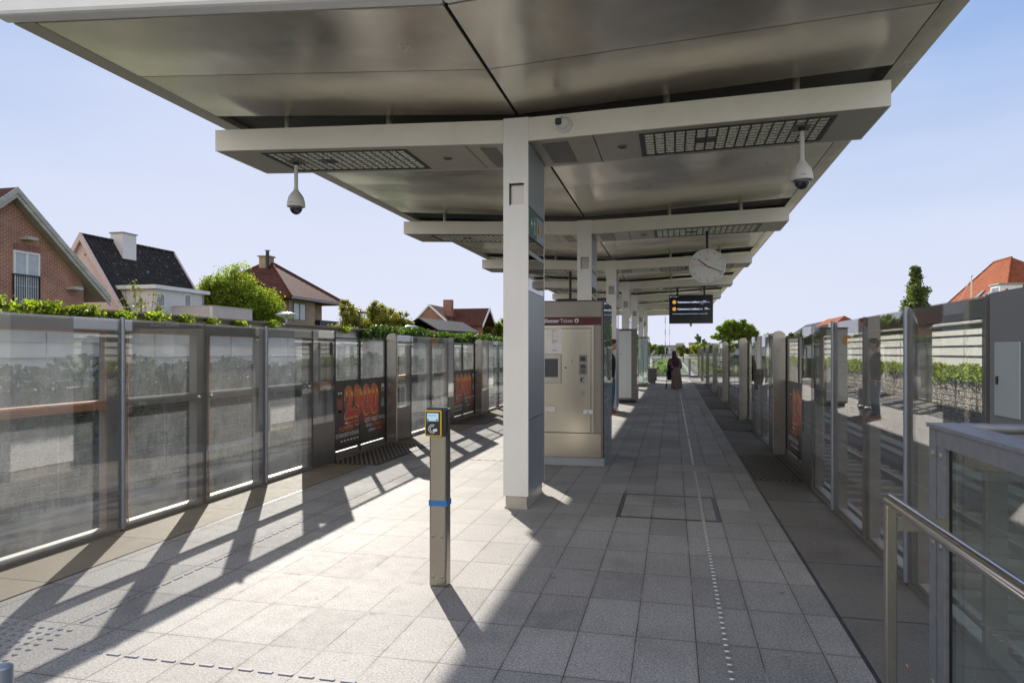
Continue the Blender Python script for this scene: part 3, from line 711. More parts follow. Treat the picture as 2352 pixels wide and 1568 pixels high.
# grey equipment cabinet ending the right screens
t=thing('equipment_cabinet','tall grey cabinet with small hatch at the near end of the right screens','cabinet',(1.575,2.6,0))
MB().box(0,.16,0,1.40,1.02,1.90).build('body',M['cab'],t,bevel=.004)
g_=MB().box(0,.01,.0,1.39,.06,1.0).build('lower_glass',M['glassB'],t); MB().box(0,.08,-.02,1.40,0,.058).build('base_rail',M['frame'],t)
h=MB().box(-.010,-.001,1.06,1.32,1.285,1.648).build('hatch',M['hatch'],t,bevel=.003)
MB().box(-.016,-.0105,1.275,1.295,1.44,1.48).build('lock',M['blackp'],h)
# posters
def poster(parent,s,a,c,z0,z1,kind):
    """flat print stuck on the platform face of the two leaves; local coords of the door"""
    u=-.145 if s<0 else .145
    leaf=[ch for ch in parent.children if ch.name.startswith('door_leaf')]
    pr_=M['poster']
    X=lambda k: s*(.145-.0012*k) if True else 0
    for i,(ya,yb) in enumerate(((a,1.10),(1.14,c))):
        MB().box(s*.1465,s*.1485,ya,yb,z0,z1).build('poster',pr_,parent)
def poster_mat():
    t=NT('dark_poster_print'); co=t.coord('Object'); n=t.noise(co,2.2,5,.6)
    t.pr(t.ramp(n,[(.3,(.008,.007,.007)),(.55,(.03,.02,.014)),(.8,(.07,.035,.018))]),.35,0,None,.6); return t.m
M['poster']=poster_mat()
def fire_mat():
    t=NT('fire_gradient_print'); co=t.coord('Object'); sp_=t.n('ShaderNodeSeparateXYZ'); t.l(co,sp_.inputs[0])
    n=t.noise(co,14,3,.6); f=t.math('ADD',t.math('MULTIPLY',sp_.outputs[2],1.75),t.math('MULTIPLY',n,.35))
    t.pr(t.ramp(f,[(.10,(.45,.015,.01)),(.42,(.75,.03,.015)),(.66,(.85,.08,.015)),(.75,(.95,.50,.03)),(.85,(.75,.18,.02)),(1.,(.45,.05,.015))]),.35,0,None,.6); return t.m
M['fire']=fire_mat()
M['pgold']=pm('pale_gold_print',(.85,.66,.28),.35,0,.1); M['pdark']=pm('dark_brown_print',(.05,.012,.01),.35,0,.1)
M['porange']=pm('orange_red_print',(.80,.15,.035),.35,0,.1); M['skin1']=pm('face_print_red',(.28,.075,.04),.4,0,.2,9); M['skin2']=pm('face_print_brown',(.17,.07,.035),.4,0,.2,9)
def face(parent,X,y,z,r,sk,kind):
    f=MB(); f.lathe([(0,0),(1,0)],(0,0,0),24,'x')
    f.v=[(X,y+v_[1]*r*.62,z+v_[2]*r*(1. if v_[2]>0 else 1.25)) for v_ in f.v]; o=f.build('portrait',M[sk],parent)
    b=MB()
    def el(b,yy,zz,ry,rz,k=1): 
        q=MB().lathe([(0,0),(1,0)],(0,0,0),14,'x'); b.add([(X+s_(k),y+yy+v_[1]*ry,z+zz+v_[2]*rz) for v_ in q.v],q.f)
    s_=lambda k: (.0008*k) if parent['sgn']<0 else (-.0008*k)
    if kind=='hat':
        b2=MB(); el(b2,0,r*.62,r*.70,r*.50); b2.build('hat',M['pdark'],o)
        el(b,-r*.25,r*.08,r*.10,r*.05,2); el(b,r*.25,r*.08,r*.10,r*.05,2); el(b,0,-r*.55,r*.2,r*.05,2); b.build('eyes',M['pdark'],o)
        b3=MB(); el(b3,-r*.22,r*.72,r*.18,r*.13,2); el(b3,r*.30,r*.72,r*.18,r*.13,2); b3.build('goggles',M['txtw'],o)
    else:
        b2=MB(); el(b2,0,r*.62,r*.62,r*.60); b2.build('beanie',M['txtw'],o)
        b2=MB(); el(b2,0,r*.30,r*.48,r*.34,2); b2.build('brow',M[sk],o)
        b3=MB(); el(b3,-r*.28,r*.10,r*.27,r*.20,3); el(b3,r*.28,r*.14,r*.27,r*.20,3); b3.build('sunglasses',M['txtw'],o)
        b4=MB(); el(b4,-r*.28,r*.10,r*.18,r*.12,4); el(b4,r*.28,r*.14,r*.18,r*.12,4); el(b4,0,-r*.75,r*.16,r*.10,2); b4.build('lens',M['pdark'],o)
    q=MB(); q.add([(X,y-r*.3,z-r*1.0),(X,y+r*.3,z-r*1.0),(X,y+r*.75,z-r*2.6),(X,y-r*.75,z-r*2.6)],[(0,1,2,3)]); q.build('shoulders',M['pdark'] if kind=='hat' else M['colb'],o)
def big(parent,s,body,y,z,size,w,m,k,off,parentname='numeral'):
    X=s*(.1462-.0010*k)
    xd=(0,1,0) if s<0 else (0,-1,0)
    return text(parentname,body,m,parent,(X,y,z),xd,(0,0,1),size,.0001,'LEFT',off,w)
def full_poster(d,s,rev=False):
    z0,z1=.10,1.165; 
    xd=1 if s<0 else -1
    d['sgn']=s
    poster(d,s,.03,2.14,z0,z1,0)
    X=s*.1455
    Y=lambda f: (.03+f*2.11) if s<0 else (2.14-f*2.11)     # f from the reader's left
    # extruded shadow and outline layers of the numeral
    for i in range(5): big(d,s,'2300',Y(.255),.56-.032*i,.60,1.28,M['porange'] if i%2==0 else M['pdark'],.2+i*.01-.05*i,.022-.003*i,'numeral_shadow')
    big(d,s,'2300',Y(.262),.60,.64,1.27,M['pgold'],1.0,.034,'numeral_outline')
    big(d,s,'2300',Y(.264),.60,.64,1.265,M['pdark'],1.5,.028,'numeral_outline')
    big(d,s,'2300',Y(.268),.602,.64,1.25,M['porange'],1.9,.020,'numeral_outline')
    big(d,s,'2300',Y(.272),.605,.64,1.24,M['fire'],2.4,.012,'numeral')
    face(d,X,Y(.185),.86,.15,'skin1','hat'); face(d,X,Y(.945),.93,.105,'skin2','beanie')
    def t_(b_,f,z,sz,w,m): text('caption',b_,m,d,(s*.1440,Y(f),z),(0,xd,0),(0,0,1),sz,.0001,'LEFT',.001,w)
    t_('POWER',.175,.385,.085,.48,M['porange'])
    q=MB().add([(s*.144,Y(.27),.49),(s*.144,Y(.30),.54),(s*.144,Y(.30),.47),(s*.144,Y(.37),.45)],[(0,2,1),(0,3,2)]); q.build('emblem',M['txtw'],d)
    t_('VÆRSTE ÅBNINGSFEST NOGENSINDE',.08,.290,.085,.88,M['txtw'])
    for i in range(6): 
        MB().box(s*.1443,s*.1448,Y(.20+i*.052),Y(.23+i*.052),.215,.240).build('caption',M['txtw'],d)
    t_('ÉN TEST. ÉN FAMILIE. ALT STÅR PÅ SPIL.',.61,.445,.085,.80,M['txtw'])
    t_('MANDAG 3.',.63,.355,.085,.23,M['txtw']); t_('SEPTEMBER KL. 20',.745,.355,.085,.50,M['porange'])
    t_('LÆS MERE HER',.67,.275,.065,.27,M['txtw']); t_('POWER.DK',.805,.275,.065,.25,M['porange'])
dL=[o for o in COL.objects if o.name.startswith('sliding_door') and o.parent is None]
def find(X,y): return min(dL,key=lambda o:(o.location-Vector((X,y,0))).length)
full_poster(find(-4.8,9.29),-1); full_poster(find(-4.8,14.94),-1); full_poster(find(1.575,9.29),1)
# ================================================================== PLATFORM OBJECTS
# card validator
t=thing('card_validator','waist high steel validator post with yellow and black card reader','card reader',(-1.56,4.49,0))
MB().box(-.062,.062,0,.10,0,1.22).build('post',M['steel'],t,bevel=.012)
MB().box(-.064,.064,-.002,.102,.55,.589).build('tape_band',M['bluet'],t)
b=MB()
for x in (-.035,.03):
    for z in (.07,.345): b.lathe([(0,-.006),(.010,-.006),(.012,-.001),(.012,.0)],(x,0,z),12,'y')
b.build('bolt',M['stud'],t)
rd=MB().box(-.066,.078,-.055,.0-.001,1.03,1.224).build('reader_body',M['blackp'],t,bevel=.01)
MB().box(-.066,.052,-.075,-.056,1.034,1.208).build('yellow_bezel',M['yellow'],rd,bevel=.008)
MB().box(-.057,.043,-.080,-.0755,1.043,1.200).build('front_plate',M['blackp'],rd,bevel=.002)
MB().box(-.047,.033,-.0825,-.0805,1.137,1.190).build('screen',M['lcds'],rd)
g=MB()
for r_,a0,a1 in ((.026,60,300),(.015,60,300)):
    n=16
    for i in range(n):
        A=R(a0+(a1-a0)*i/n);B=R(a0+(a1-a0)*(i+1)/n); w=.004
        g.quad((-.008+r_*math.cos(A),-.0812,1.085+r_*math.sin(A)),(-.008+r_*math.cos(B),-.0812,1.085+r_*math.sin(B)),(-.008+(r_+w)*math.cos(B),-.0812,1.085+(r_+w)*math.sin(B)),(-.008+(r_+w)*math.cos(A),-.0812,1.085+(r_+w)*math.sin(A)))
g.add([(-.006,-.0815,1.082),(.022,-.0815,1.088),(.026,-.0815,1.070),(-.002,-.0815,1.064)],[(0,3,2,1)]); g.build('contactless_symbol',M['txtw'],rd)
MB().box(-.047,-.044,-.0818,-.0803,1.122,1.125).build('status_led',M['led'],rd)
text('screen_text','Hold card here',M['txtk'],rd,(-.040,-.083,1.172),(1,0,0),(0,0,1),.010); 
g=MB()
for x in (-.04,.024): g.lathe([(0,0),(.006,0)],(x,-.0832,1.145),12,'y')
g.build('screen_icons',M['blackp'],rd)
# column side: ticket machine kiosk
K=thing('ticket_machine','large grey ticket machine kiosk with red header band and steel front','ticket machine',(-.945,9.72,0))
b=MB(); b.box(-1.40,0,0.02,1.32,.115,2.31); b.build('housing',M['framel'],K)
MB().box(-1.41,.005,.0,1.33,2.312,2.325).build('cap',M['black'],K)
MB().box(-1.38,.012,.03,1.32,0,.112).build('plinth',M['colb'],K)
MB().box(-1.40,-.028,.0,.019,2.092,2.31).build('header_plate',M['kgrey'],K)
MB().box(-1.40,-.028,-.004,.019,1.982,2.088).build('red_band',M['red'],K)
text('lettering_bold','Billetter',M['txtw'],K,(-.885,-.006,2.015),(1,0,0),(0,0,1),.075,bold=.0016,w=.265)
text('lettering','Tickets',M['txtw'],K,(-.605,-.006,2.015),(1,0,0),(0,0,1),.075,w=.178)
g=MB().lathe([(0,0),(.03,0)],(-.372,-.0065,2.04),24,'y'); c_=g.build('ticket_disc',M['txtw'],K)
g=MB(); g.box(-.386,-.368,-.008,-.007,2.028,2.058); g.box(-.378,-.360,-.0095,-.0085,2.020,2.048); g.build('ticket_symbol',M['red'],K)
fp=MB().box(-1.36,-.17,-.012,.019,.465,1.93).build('steel_front',M['steel'],K,bevel=.004)
MB().box(-1.38,-.131,-.008,.019,1.935,1.972).build('frame_top',M['steel'],K); MB().box(-.165,-.131,-.008,.019,.465,1.932).build('frame_side',M['steel'],K)
MB().box(-.128,-.030,-.002,.019,.465,1.976).build('side_plate',M['kgrey'],K)
MB().box(-1.38,-.030,-.004,.019,.120,.455).build('lower_plate',M['steel'],K)
MB().box(-.024,-.004,-.004,.019,.120,2.305).build('corner_post',M['framel'],K)
pw=MB().box(-.80,-.582,-.016,-.0125,1.575,1.93).build('information_sheet',M['white'],K)
g=MB()
for i in range(9): g.box(-.72,-.72+.012,-.0172,-.0162,1.89-i*.015,1.90-i*.015)
g.build('line_colours',M['orange'],pw)
for i,(z,w) in enumerate(((1.905,.085),(1.898,.06),(1.765,.08),(1.755,.07),(1.745,.075),(1.735,.06),(1.725,.04),(1.63,.07),(1.622,.06),(1.61,.07))):
    MB().box(-.72,-.72+w,-.0172,-.0162,z,z+.0035).build('print_line',M['framel'],pw)
bz_=MB().box(-.83,-.588,-.04,-.0125,1.155,1.57).build('screen_bezel',M['capsule'],K,bevel=.006)
MB().box(-.82,-.632,-.044,-.041,1.245,1.505).build('touch_screen',M['touch'],bz_)
MB().box(-.82,-.632,-.0405,-.0402,1.245,1.505).build('screen_panel',M['blackp'],bz_)
for za,zc,m_ in ((1.447,1.557,'framel'),(1.279,1.436,'cab'),(1.150,1.269,'capsule')):
    r_=MB().box(-.338,-.222,-.018,-.0125,za,zc).build('card_terminal',M[m_],K)
    if m_=='framel': MB().box(-.315,-.25,-.022,-.0185,1.475,1.53).build('terminal_display',M['blackp'],r_); 
    if m_=='cab':
        MB().box(-.312,-.248,-.022,-.0185,1.375,1.42).build('terminal_display',M['tdisp'],r_)
        g=MB()
        for i in range(4):
            for j in range(4): g.box(-.312+i*.017,-.300+i*.017,-.0215,-.0185,1.300+j*.016,1.310+j*.016)
        g.build('keypad',M['blackp'],r_)
    if m_=='capsule': MB().box(-.315,-.29,-.021,-.0185,1.18,1.24).build('card_slot',M['blackp'],r_); MB().box(-.289,-.262,-.021,-.0185,1.18,1.19).build('card_slot',M['blackp'],r_); MB().box(-.289,-.262,-.021,-.0185,1.23,1.24).build('card_slot',M['blackp'],r_)
g=MB()
for i in range(7):
    for j in range(7):
        x,z=(i-3)*.011,(j-3)*.011
        if x*x+z*z<.0013: g.lathe([(0,0),(.0028,0)],(-.282+x,-.0128,1.024+z),6,'y')
g.build('speaker_holes',M['dark'],K)
h=MB().box(-.273,-.139,-.035,-.0125,.73,.788).build('door_handle',M['white'],K,bevel=.012)
MB().lathe([(.010,0),(.017,0)],(-.21,-.0362,.758),14,'y').build('lock_ring',M['framel'],h)
s_l=MB().box(-.83,-.67,-.02,-.0125,.751,.833).build('change_tray',M['steelbright'],K,bevel=.004)
MB().lathe([(0,-.006),(.012,-.006),(.012,0)],(-.528,-.0125,1.377),12,'y').build('lock',M['dark'],K)
MB().box(-.441,-.435,-.0135,-.012,1.45,1.50).build('coin_slot',M['dark'],K)
MB().box(.002,.010,.012,1.31,.115,2.305).build('side_glass',M['glassC'],K)
MB().box(-.0,.0015,.03,1.30,.13,2.29).build('side_backing',M['panelw'],K)
MB().box(.0005,.011,.0,.011,.115,2.305).build('glass_edge',M['black'],K)
# white information pillar (second kiosk)
K2=thing('information_pillar','tall pale route map pillar with yellow disc behind the waiting person','information board',(-1.09,22.0,0))
MB().box(-.75,0,0,.95,.10,2.29).build('housing',M['framel'],K2); MB().box(-.76,.01,-.01,.96,2.292,2.32).build('cap',M['black'],K2)
p=MB().box(-.74,-.17,-.012,-.001,.16,2.26).build('route_map_panel',M['panelw'],K2)
MB().box(-.16,-.0,-.010,-.001,.10,2.29).build('dark_edge',M['frame'],K2)
MB().lathe([(0,0),(.155,0)],(-.74,-.0135,1.93),26,'y').build('yellow_disc',M['orange'],p)
text('station_name','Lufthavnen',M['txtk'],p,(-.66,-.0135,1.52),(1,0,0),(0,0,1),.05)
for i,z in enumerate((1.3,1.12,.94,.76,.58,.40)): MB().box(-.70,-.62 if i%2 else -.55,-.0135,-.0125,z,z+.010).build('print_line',M['framel'],p)
MB().box(-.70,-.05,.1,.8,0,.10).build('plinth',M['black'],K2)
MB().box(.001,.008,.0,.95,.10,2.29).build('side_glass',M['glassC'],K2)
# glass wind shelter (third) and grey box
K3=thing('glass_shelter','upright glass wind shelter box beyond the information pillar','shelter',(-1.10,32.6,0))
for (xa,xb,ya,yb) in ((-.62,-.03,0,.012),(-.62,-.03,1.9,1.912),(-.012,0,.03,1.88)):
    MB().box(xa,xb,ya,yb,.16,2.25).build('glass',M['glassC'],K3)
b=MB()
for x,y in ((-.65,0),(-.02,-.01),(-.65,1.89),(-.02,1.89)): b.box(x,x+.03,y,y+.03,0,2.30)
b.box(-.65,.01,-.01,.02,2.26,2.30); b.box(-.65,.01,1.89,1.92,2.26,2.30); b.box(-.02,.01,.0,1.9,2.26,2.30); b.box(-.65,.01,0,.05,.05,.16); b.build('frame',M['framel'],K3)
MB().box(-.6,-.05,.02,1.88,.05,.12).build('bench_base',M['capsule'],K3)
K4=thing('storage_box','plain brown grey metal box bin beside the glass shelter','box',(-1.10,36.0,0))
MB().box(-.10,.30,0,.7,.12,.74).build('body',M['frame'],K4,bevel=.01); MB().box(-.06,.24,.04,.66,0,.12).build('base',M['framel'],K4); MB().box(-.11,.31,-.01,.71,.742,.765).build('lid',M['framel'],K4)
# clock
t=thing('platform_clock','round white station clock hanging from the second beam','clock',(.61,13.05,3.15))
MB().tube((0,0,.30),(0,0,.64),.024,n=14).build('hanger',M['black'],t)
MB().lathe([(0,.045),(.29,.045),(.318,.03),(.322,0),(.318,-.03),(.31,-.045),(.303,-.04),(.303,-.036)],(0,0,0),56,'y').build('case',M['white'],t)
MB().lathe([(0,0),(.303,0)],(0,-.036,0),56,'y').build('dial',pm('clock_dial',(.66,.66,.63),.5,0,.03),t)
b=MB()
for i in range(60):
    A=2*math.pi*i/60; big_=i%5==0; r0,r1=(.225 if big_ else .268),.293; w=.0032 if big_ else .0014
    c_,s_=math.cos(A),math.sin(A); b.quad((c_*r0-s_*w,-.038,s_*r0+c_*w),(c_*r0+s_*w,-.038,s_*r0-c_*w),(c_*r1+s_*w,-.038,s_*r1-c_*w),(c_*r1-s_*w,-.038,s_*r1+c_*w))
b.build('minute_marks',M['txtk'],t)
def hand(dx,dz,tail,w,m,y,nm):
    l=math.hypot(dx,dz); c_,s_=dx/l,dz/l; b=MB()
    b.hexa([(-c_*tail-s_*w,y,-s_*tail+c_*w),(-c_*tail+s_*w,y,-s_*tail-c_*w),(dx+s_*w*.7,y,dz-c_*w*.7),(dx-s_*w*.7,y,dz+c_*w*.7)],[(-c_*tail-s_*w,y-.002,-s_*tail+c_*w),(-c_*tail+s_*w,y-.002,-s_*tail-c_*w),(dx+s_*w*.7,y-.002,dz-c_*w*.7),(dx-s_*w*.7,y-.002,dz+c_*w*.7)]); b.build(nm,m,t)
hand(-.167,.130,.05,.009,M['txtk'],-.040,'hour_hand'); hand(.264,-.115,.05,.007,M['txtk'],-.043,'minute_hand'); hand(-.288,.048,.05,.0035,M['porange'],-.046,'second_hand')
MB().lathe([(0,-.052),(.012,-.052),(.012,-.038)],(0,0,0),14,'y').build('hub',M['porange'],t)
text('dial_print','Bodet',M['txtk'],t,(-.035,-.038,.118),(1,0,0),(0,0,1),.026)
# departure display
t=thing('departure_display','dark departure board listing two airport trains, hanging from the fourth beam','display',(.604,24.3,3.05))
b=MB()
for x in (-.445,.44): b.tube((x,0,.48),(x,0,.80),.035,n=12)
b.build('hanger',M['black'],t)
cs=MB().box(-.723,.723,0,.10,-.486,.487).build('case',M['blackp'],t,bevel=.01)
sc=MB().box(-.69,.69,-.006,-.001,-.45,.455).build('screen',pm('dark_display_glass',(.004,.007,.015),.22,0,.1,spec=.4),cs)
z0=-3.05; 
def dt(body,x,z,sz,w,m='lcd',bold=0.): text('display_text',body,M[m],sc,(x-.604,-.009,z+z0),(1,0,0),(0,0,1),sz,.0004,'LEFT',0.,w,bold)
dt('Spor  Track  1',-.094,3.465,.04,.28)
for z in (3.296,3.06): 
    g=MB().lathe([(0,0),(.062,0)],(.055-.604,-.008,z+z0),24,'y'); g.build('line_disc',M['lcdo'],sc)
    text('display_text','M2',M['txtk'],sc,(.018-.604,-.0095,z-.018+z0),(1,0,0),(0,0,1),.055,.0002,w=.075)
    g=MB().lathe([(.024,0),(.03,0)],(.952-.604,-.009,z-.01+z0),20,'y'); g.build('plane_ring',M['lcd'],sc)
    g=MB(); g.box(.940-.604,.966-.604,-.0095,-.0085,z-.012+z0,z-.007+z0); g.box(.951-.604,.956-.604,-.0095,-.0085,z-.024+z0,z+.004+z0); g.build('plane_symbol',M['lcd'],sc)
dt('Københavns Lufthavn',.166,3.262,.085,.728,bold=.002); dt('Københavns Lufthavn',.166,3.028,.085,.728,bold=.002)
dt('2½',1.0,3.268,.095,.11,bold=.002); dt('min',1.13,3.268,.045,.09); dt('Fem',.93,3.205,.035,.07)
dt('10',1.04,3.035,.095,.085,bold=.002); dt('min',1.13,3.035,.045,.09)
dt('M1/M2: Elevatoren på Christianshavn er ude af drift',-.0,2.88,.042,1.14)
MB().ball((.0,.05,-.52),(.05,.05,.05),14,9).build('camera_dome',M['cam'],cs); MB().ball((.0,.05,-.55),(.036,.036,.036),12,8).build('camera_lens',M['dome'],cs)
# second display, left side behind the ticket kiosk top (seen above it)
t=thing('departure_display','back of another dark display above the ticket machine roof','display',(-2.35,18.6,2.62))
MB().box(-.7,.7,0,.10,-.02,.42).build('case',M['blackp'],t,bevel=.01)
b=MB()
for x in (-.35,.15): b.tube((x,.05,.42),(x,.05,1.15),.035,n=12)
b.build('hanger',M['black'],t)
# dome cameras
def domecam(x,lab):
    t=thing('dome_camera',lab,'camera',(x,7.3,0),'dome cameras')
    MB().box(-.09,.07,-.08,.10,3.80,3.812).build('mount_plate',M['framel'],t); MB().lathe([(.035,3.80),(.035,3.775),(.022,3.77)],(0,0,0),14).build('collar',M['black'],t)
    MB().lathe([(.022,3.775),(.022,3.52),(.025,3.50),(.028,3.48),(.055,3.445),(.085,3.40),(.100,3.345),(.104,3.30),(.104,3.288),(.096,3.285),(.08,3.285)],(0,0,0),28).build('housing',M['cam'],t)
    MB().ball((0,0,3.285),(.074,.074,.088),22,14).build('dome',M['dome'],t)
    MB().box(-.03,.02,-.1055,-.1035,3.322,3.327).build('logo_print',M['framel'],t)
domecam(-4.272,'white dome camera hanging under the left end of the nearest beam'); domecam(1.241,'white dome camera hanging under the right end of the nearest beam')
t=thing('turret_camera','small white round camera with black face on the nearest beam front','camera',(-1.06,6.9,3.875))
MB().lathe([(0,-.03),(.06,-.03),(.082,-.012),(.084,0)],(0,0,0),24,'y').build('base',M['cam'],t)
MB().ball((-.008,-.035,.008),(.064,.058,.064),20,12).build('ball',M['cam'],t)
l_=MB().box(-.080,-.012,-.105,-.07,-.022,.048).build('lens_cover',M['blackp'],t,bevel=.018); MB().box(-.068,-.024,-.108,-.1055,-.006,.028).build('lens',M['dome'],l_)
# tactile guide strips
def strip(name,pts,lab,w,l,h=.005,mt='studb'):
    b=MB()
    for x,y,hor in pts:
        a,c=(l/2,w/2) if hor else (w/2,l/2)
        P=[]
        r_=min(a,c)
        n=3
        for z,q in ((0.0005,1.),(h,.72)):
            aa,cc=(a-r_*(1-q),c-r_*(1-q)) ; rr=r_*.6*q
            for k,(sx,sy) in enumerate(((1,1),(-1,1),(-1,-1),(1,-1))):
                for j in range(n):
                    A=R(90*k+90*j/(n-1)); P.append((x+sx*(aa-rr)+rr*math.cos(A),y+sy*(cc-rr)+rr*math.sin(A),z))
        m=4*n; b.add(P,[(i,(i+1)%m,m+(i+1)%m,m+i) for i in range(m)]+[tuple(range(m,2*m))])
    return tag(b.build(name,M[mt]),lab,'guide strip')
for a_,n_,l_ in ((2.2,93,'row of metal guide studs in the right foreground, up to the first raised bars'),(10.2,38,'short row of metal guide studs between the two patches of raised bars'),(13.6,400,'long row of metal guide studs from the second raised bars to the far end')): strip('tactile_strip',[(.285,a_+i*.0807,False) for i in range(n_)],l_,.034,.060,.007,'studc')
strip('tactile_strip',[(-3.41,3.46+i*.1125,False) for i in range(360)],'long row of metal guide dashes down the sunlit left side',.024,.082)
strip('tactile_strip',[(-3.22+i*.1125,3.10,True) for i in range(18)],'short crosswise row of metal guide dashes at the bottom left',.024,.082)
strip('tactile_strip',[(-3.35+i*.1125,9.9,True) for i in range(18)],'crosswise row of metal guide dashes beside the ticket machine',.024,.082)
def dots(name,x0,x1,y0,y1,p,r,lab,m='studb',slots=False):
    b=MB(); ny=int((y1-y0)/p); nx=int((x1-x0)/p)
    for j in range(ny):
        for i in range(nx):
            x,y=x0+p*(i+.5+(.25 if j%2 else 0)),y0+p*(j+.5)
            if slots: b.box(x-.006,x+.006,y-.022,y+.022,.0005,.004)
            else: b.lathe([(r,0.0005),(r*.8,.004),(r*.4,.0055),(0,.0055)],(x,y,0),8)
    return tag(b.build(name,M[m]),lab,'tactile studs')
dots('tactile_studs',-4.15,-3.32,2.42,3.37,.066,.017,'patch of round metal tactile studs at the bottom left corner')
dots('tactile_studs',-3.52,-3.25,9.75,10.05,.045,.010,'small patch of round metal studs on the sunlit guide row')
dots('tactile_studs',-.02,.82,9.74,10.12,.05,.01,'nearer patch of raised bars across the guide row','stud',True)
dots('tactile_studs',-.02,.82,13.25,13.55,.05,.01,'farther patch of raised bars across the guide row','stud',True)
# inspection cover
t=thing('inspection_cover','square tiled inspection cover with a dark metal rim in the floor','floor hatch',(-.045,7.37,0))
b=MB(); o_,i_=.495,.455
for (xa,xb,ya,yb) in ((-o_,o_,-.565,-.535),(-o_,o_,.535,.565),(-o_,-i_,-.534,.534),(i_,o_,-.534,.534)): b.box(xa,xb,ya,yb,.0008,.003)
b.build('rim',M['black'],t)
b=MB()
for (xa,xb,ya,yb) in ((-.475,-.468,-.52,.52),(.468,.475,-.52,.52)): b.box(xa,xb,ya,yb,.0032,.0045)
b.build('inner_edge',M['studb'],t)
b=MB()
for x in (-.36,.36):
    for y in (-.46,.46): b.lathe([(.022,.001),(.03,.001),(.03,.003),(.022,.003)],(x,y,0),16)
b.build('lifting_eye',M['stud'],t)
# cigarette butt
t=thing('cigarette_butt','tiny orange cigarette butt on the right concrete slabs','cigarette butt',(1.16,3.88,.005),rz=1.4)
MB().tube((-.012,0,0),(.012,0,0),.004,n=8).build('filter',M['porange'],t); MB().tube((.0121,0,0),(.02,0,0),.004,n=8).build('paper',M['white'],t)
# handrail and balustrade in the right foreground
t=thing('handrail','polished steel tube handrail on an upright post, right foreground','handrail',(.735,2.63,0))
b=MB(); b.tube((0,0.012,1.085),(0,-3.2,1.085),.0215,n=20); b.ball((0,.012,1.085),(.0215,.0215,.0215),16,10); b.build('rail',M['steelbright'],t)
b=MB(); b.box(-.018,.018,-.012,.028,0,1.07); b.build('post',M['steel'],t,bevel=.005)
MB().box(.019,.18,.0,.008,.985,1.03).build('bracket',M['steel'],t)
t=thing('stair_balustrade','grey framed glass balustrade around the stairs, right foreground','balustrade',(1.0,3.08,0))
b=MB(); b.box(0,.014,-.07,0,0,1.30); b.box(.004,.016,-.142,-.074,0,1.295); b.box(.014,.03,-.15,.0,0,1.295); b.build('corner_post',M['balus'],t)
b=MB(); b.box(-.01,.115,-3.4,.005,1.302,1.318); b.box(.0,.014,-3.4,-.074,1.235,1.301); b.build('top_rail',M['balus'],t,bevel=.002)
b=MB(); b.box(.03,.045,-3.4,-.15,.10,1.23); b.build('glass',M['glassB'],t)
b=MB(); b.box(.0,.06,-3.4,-.15,0,.095); b.build('bottom_rail',M['balus'],t)
MB().box(.019,.029,-.155,-.150,.1,1.23).build('seal',M['black'],t)
b=MB()
for y in (-.036,-.108):
    for z in (.08,.30,.85,1.20): b.lathe([(0,-.005),(.006,-.005),(.013,-.003),(.014,0)],(-.0 if y>-.07 else .004,y,z),14,'x')
b.build('bolt',M['stud'],t)
b=MB(); b.tube((.10,-.02,1.30),(.57,-.02,1.30),.022,n=14); b.box(.10,.57,-.03,-.005,1.20,1.285); b.build('cross_rail',M['balus'],t)
MB().box(.12,.56,-1.5,-.04,1.17,1.20).build('sandy_ledge',M['concrete'],t)
t=thing('steel_bollard','end of a blue grey steel tube post at the lower left picture corner','bollard',(-1.86,1.6,0))
MB().tube((0,0,0),(0,0,.70),.025,n=16).build('tube',M['pipe'],t); MB().ball((0,0,.70),(.025,.025,.012),16,8).build('cap',M['pipe'],t)
# far end fence
t=thing('end_fence','low glass panelled fence closing the far end of the platform','fence',(0,PE-.4,0))
b=MB(); xs=[-4.7,-3.6,-2.4,-1.2,.02,1.02]
for x in xs: b.box(x-.03,x+.03,0,.06,0,1.16)
b.box(-4.7,1.02,-.02,.08,1.16,1.20); b.box(-4.7,1.02,.01,.05,.02,.12); b.box(1.06,1.55,-1.0,-.94,1.16,1.2); b.box(1.06,1.55,-1.0,-.94,.0,.12); b.box(1.02,1.10,-1.02,.0,.0,1.19); b.build('frame',M['framel'],t)
for a,c in zip(xs,xs[1:]): MB().box(a+.035,c-.035,.025,.035,.13,1.15).build('glass',M['glassC'],t)
MB().box(1.1,1.54,-.975,-.965,.13,1.15).build('glass',M['glassC'],t)
MB().box(-.95,-.62,.005,.02,.82,.92).build('exit_sign',M['green'],t)
text('pictogram','← →',M['txtw'],t,(-.92,.003,.84),(1,0,0),(0,0,1),.08)
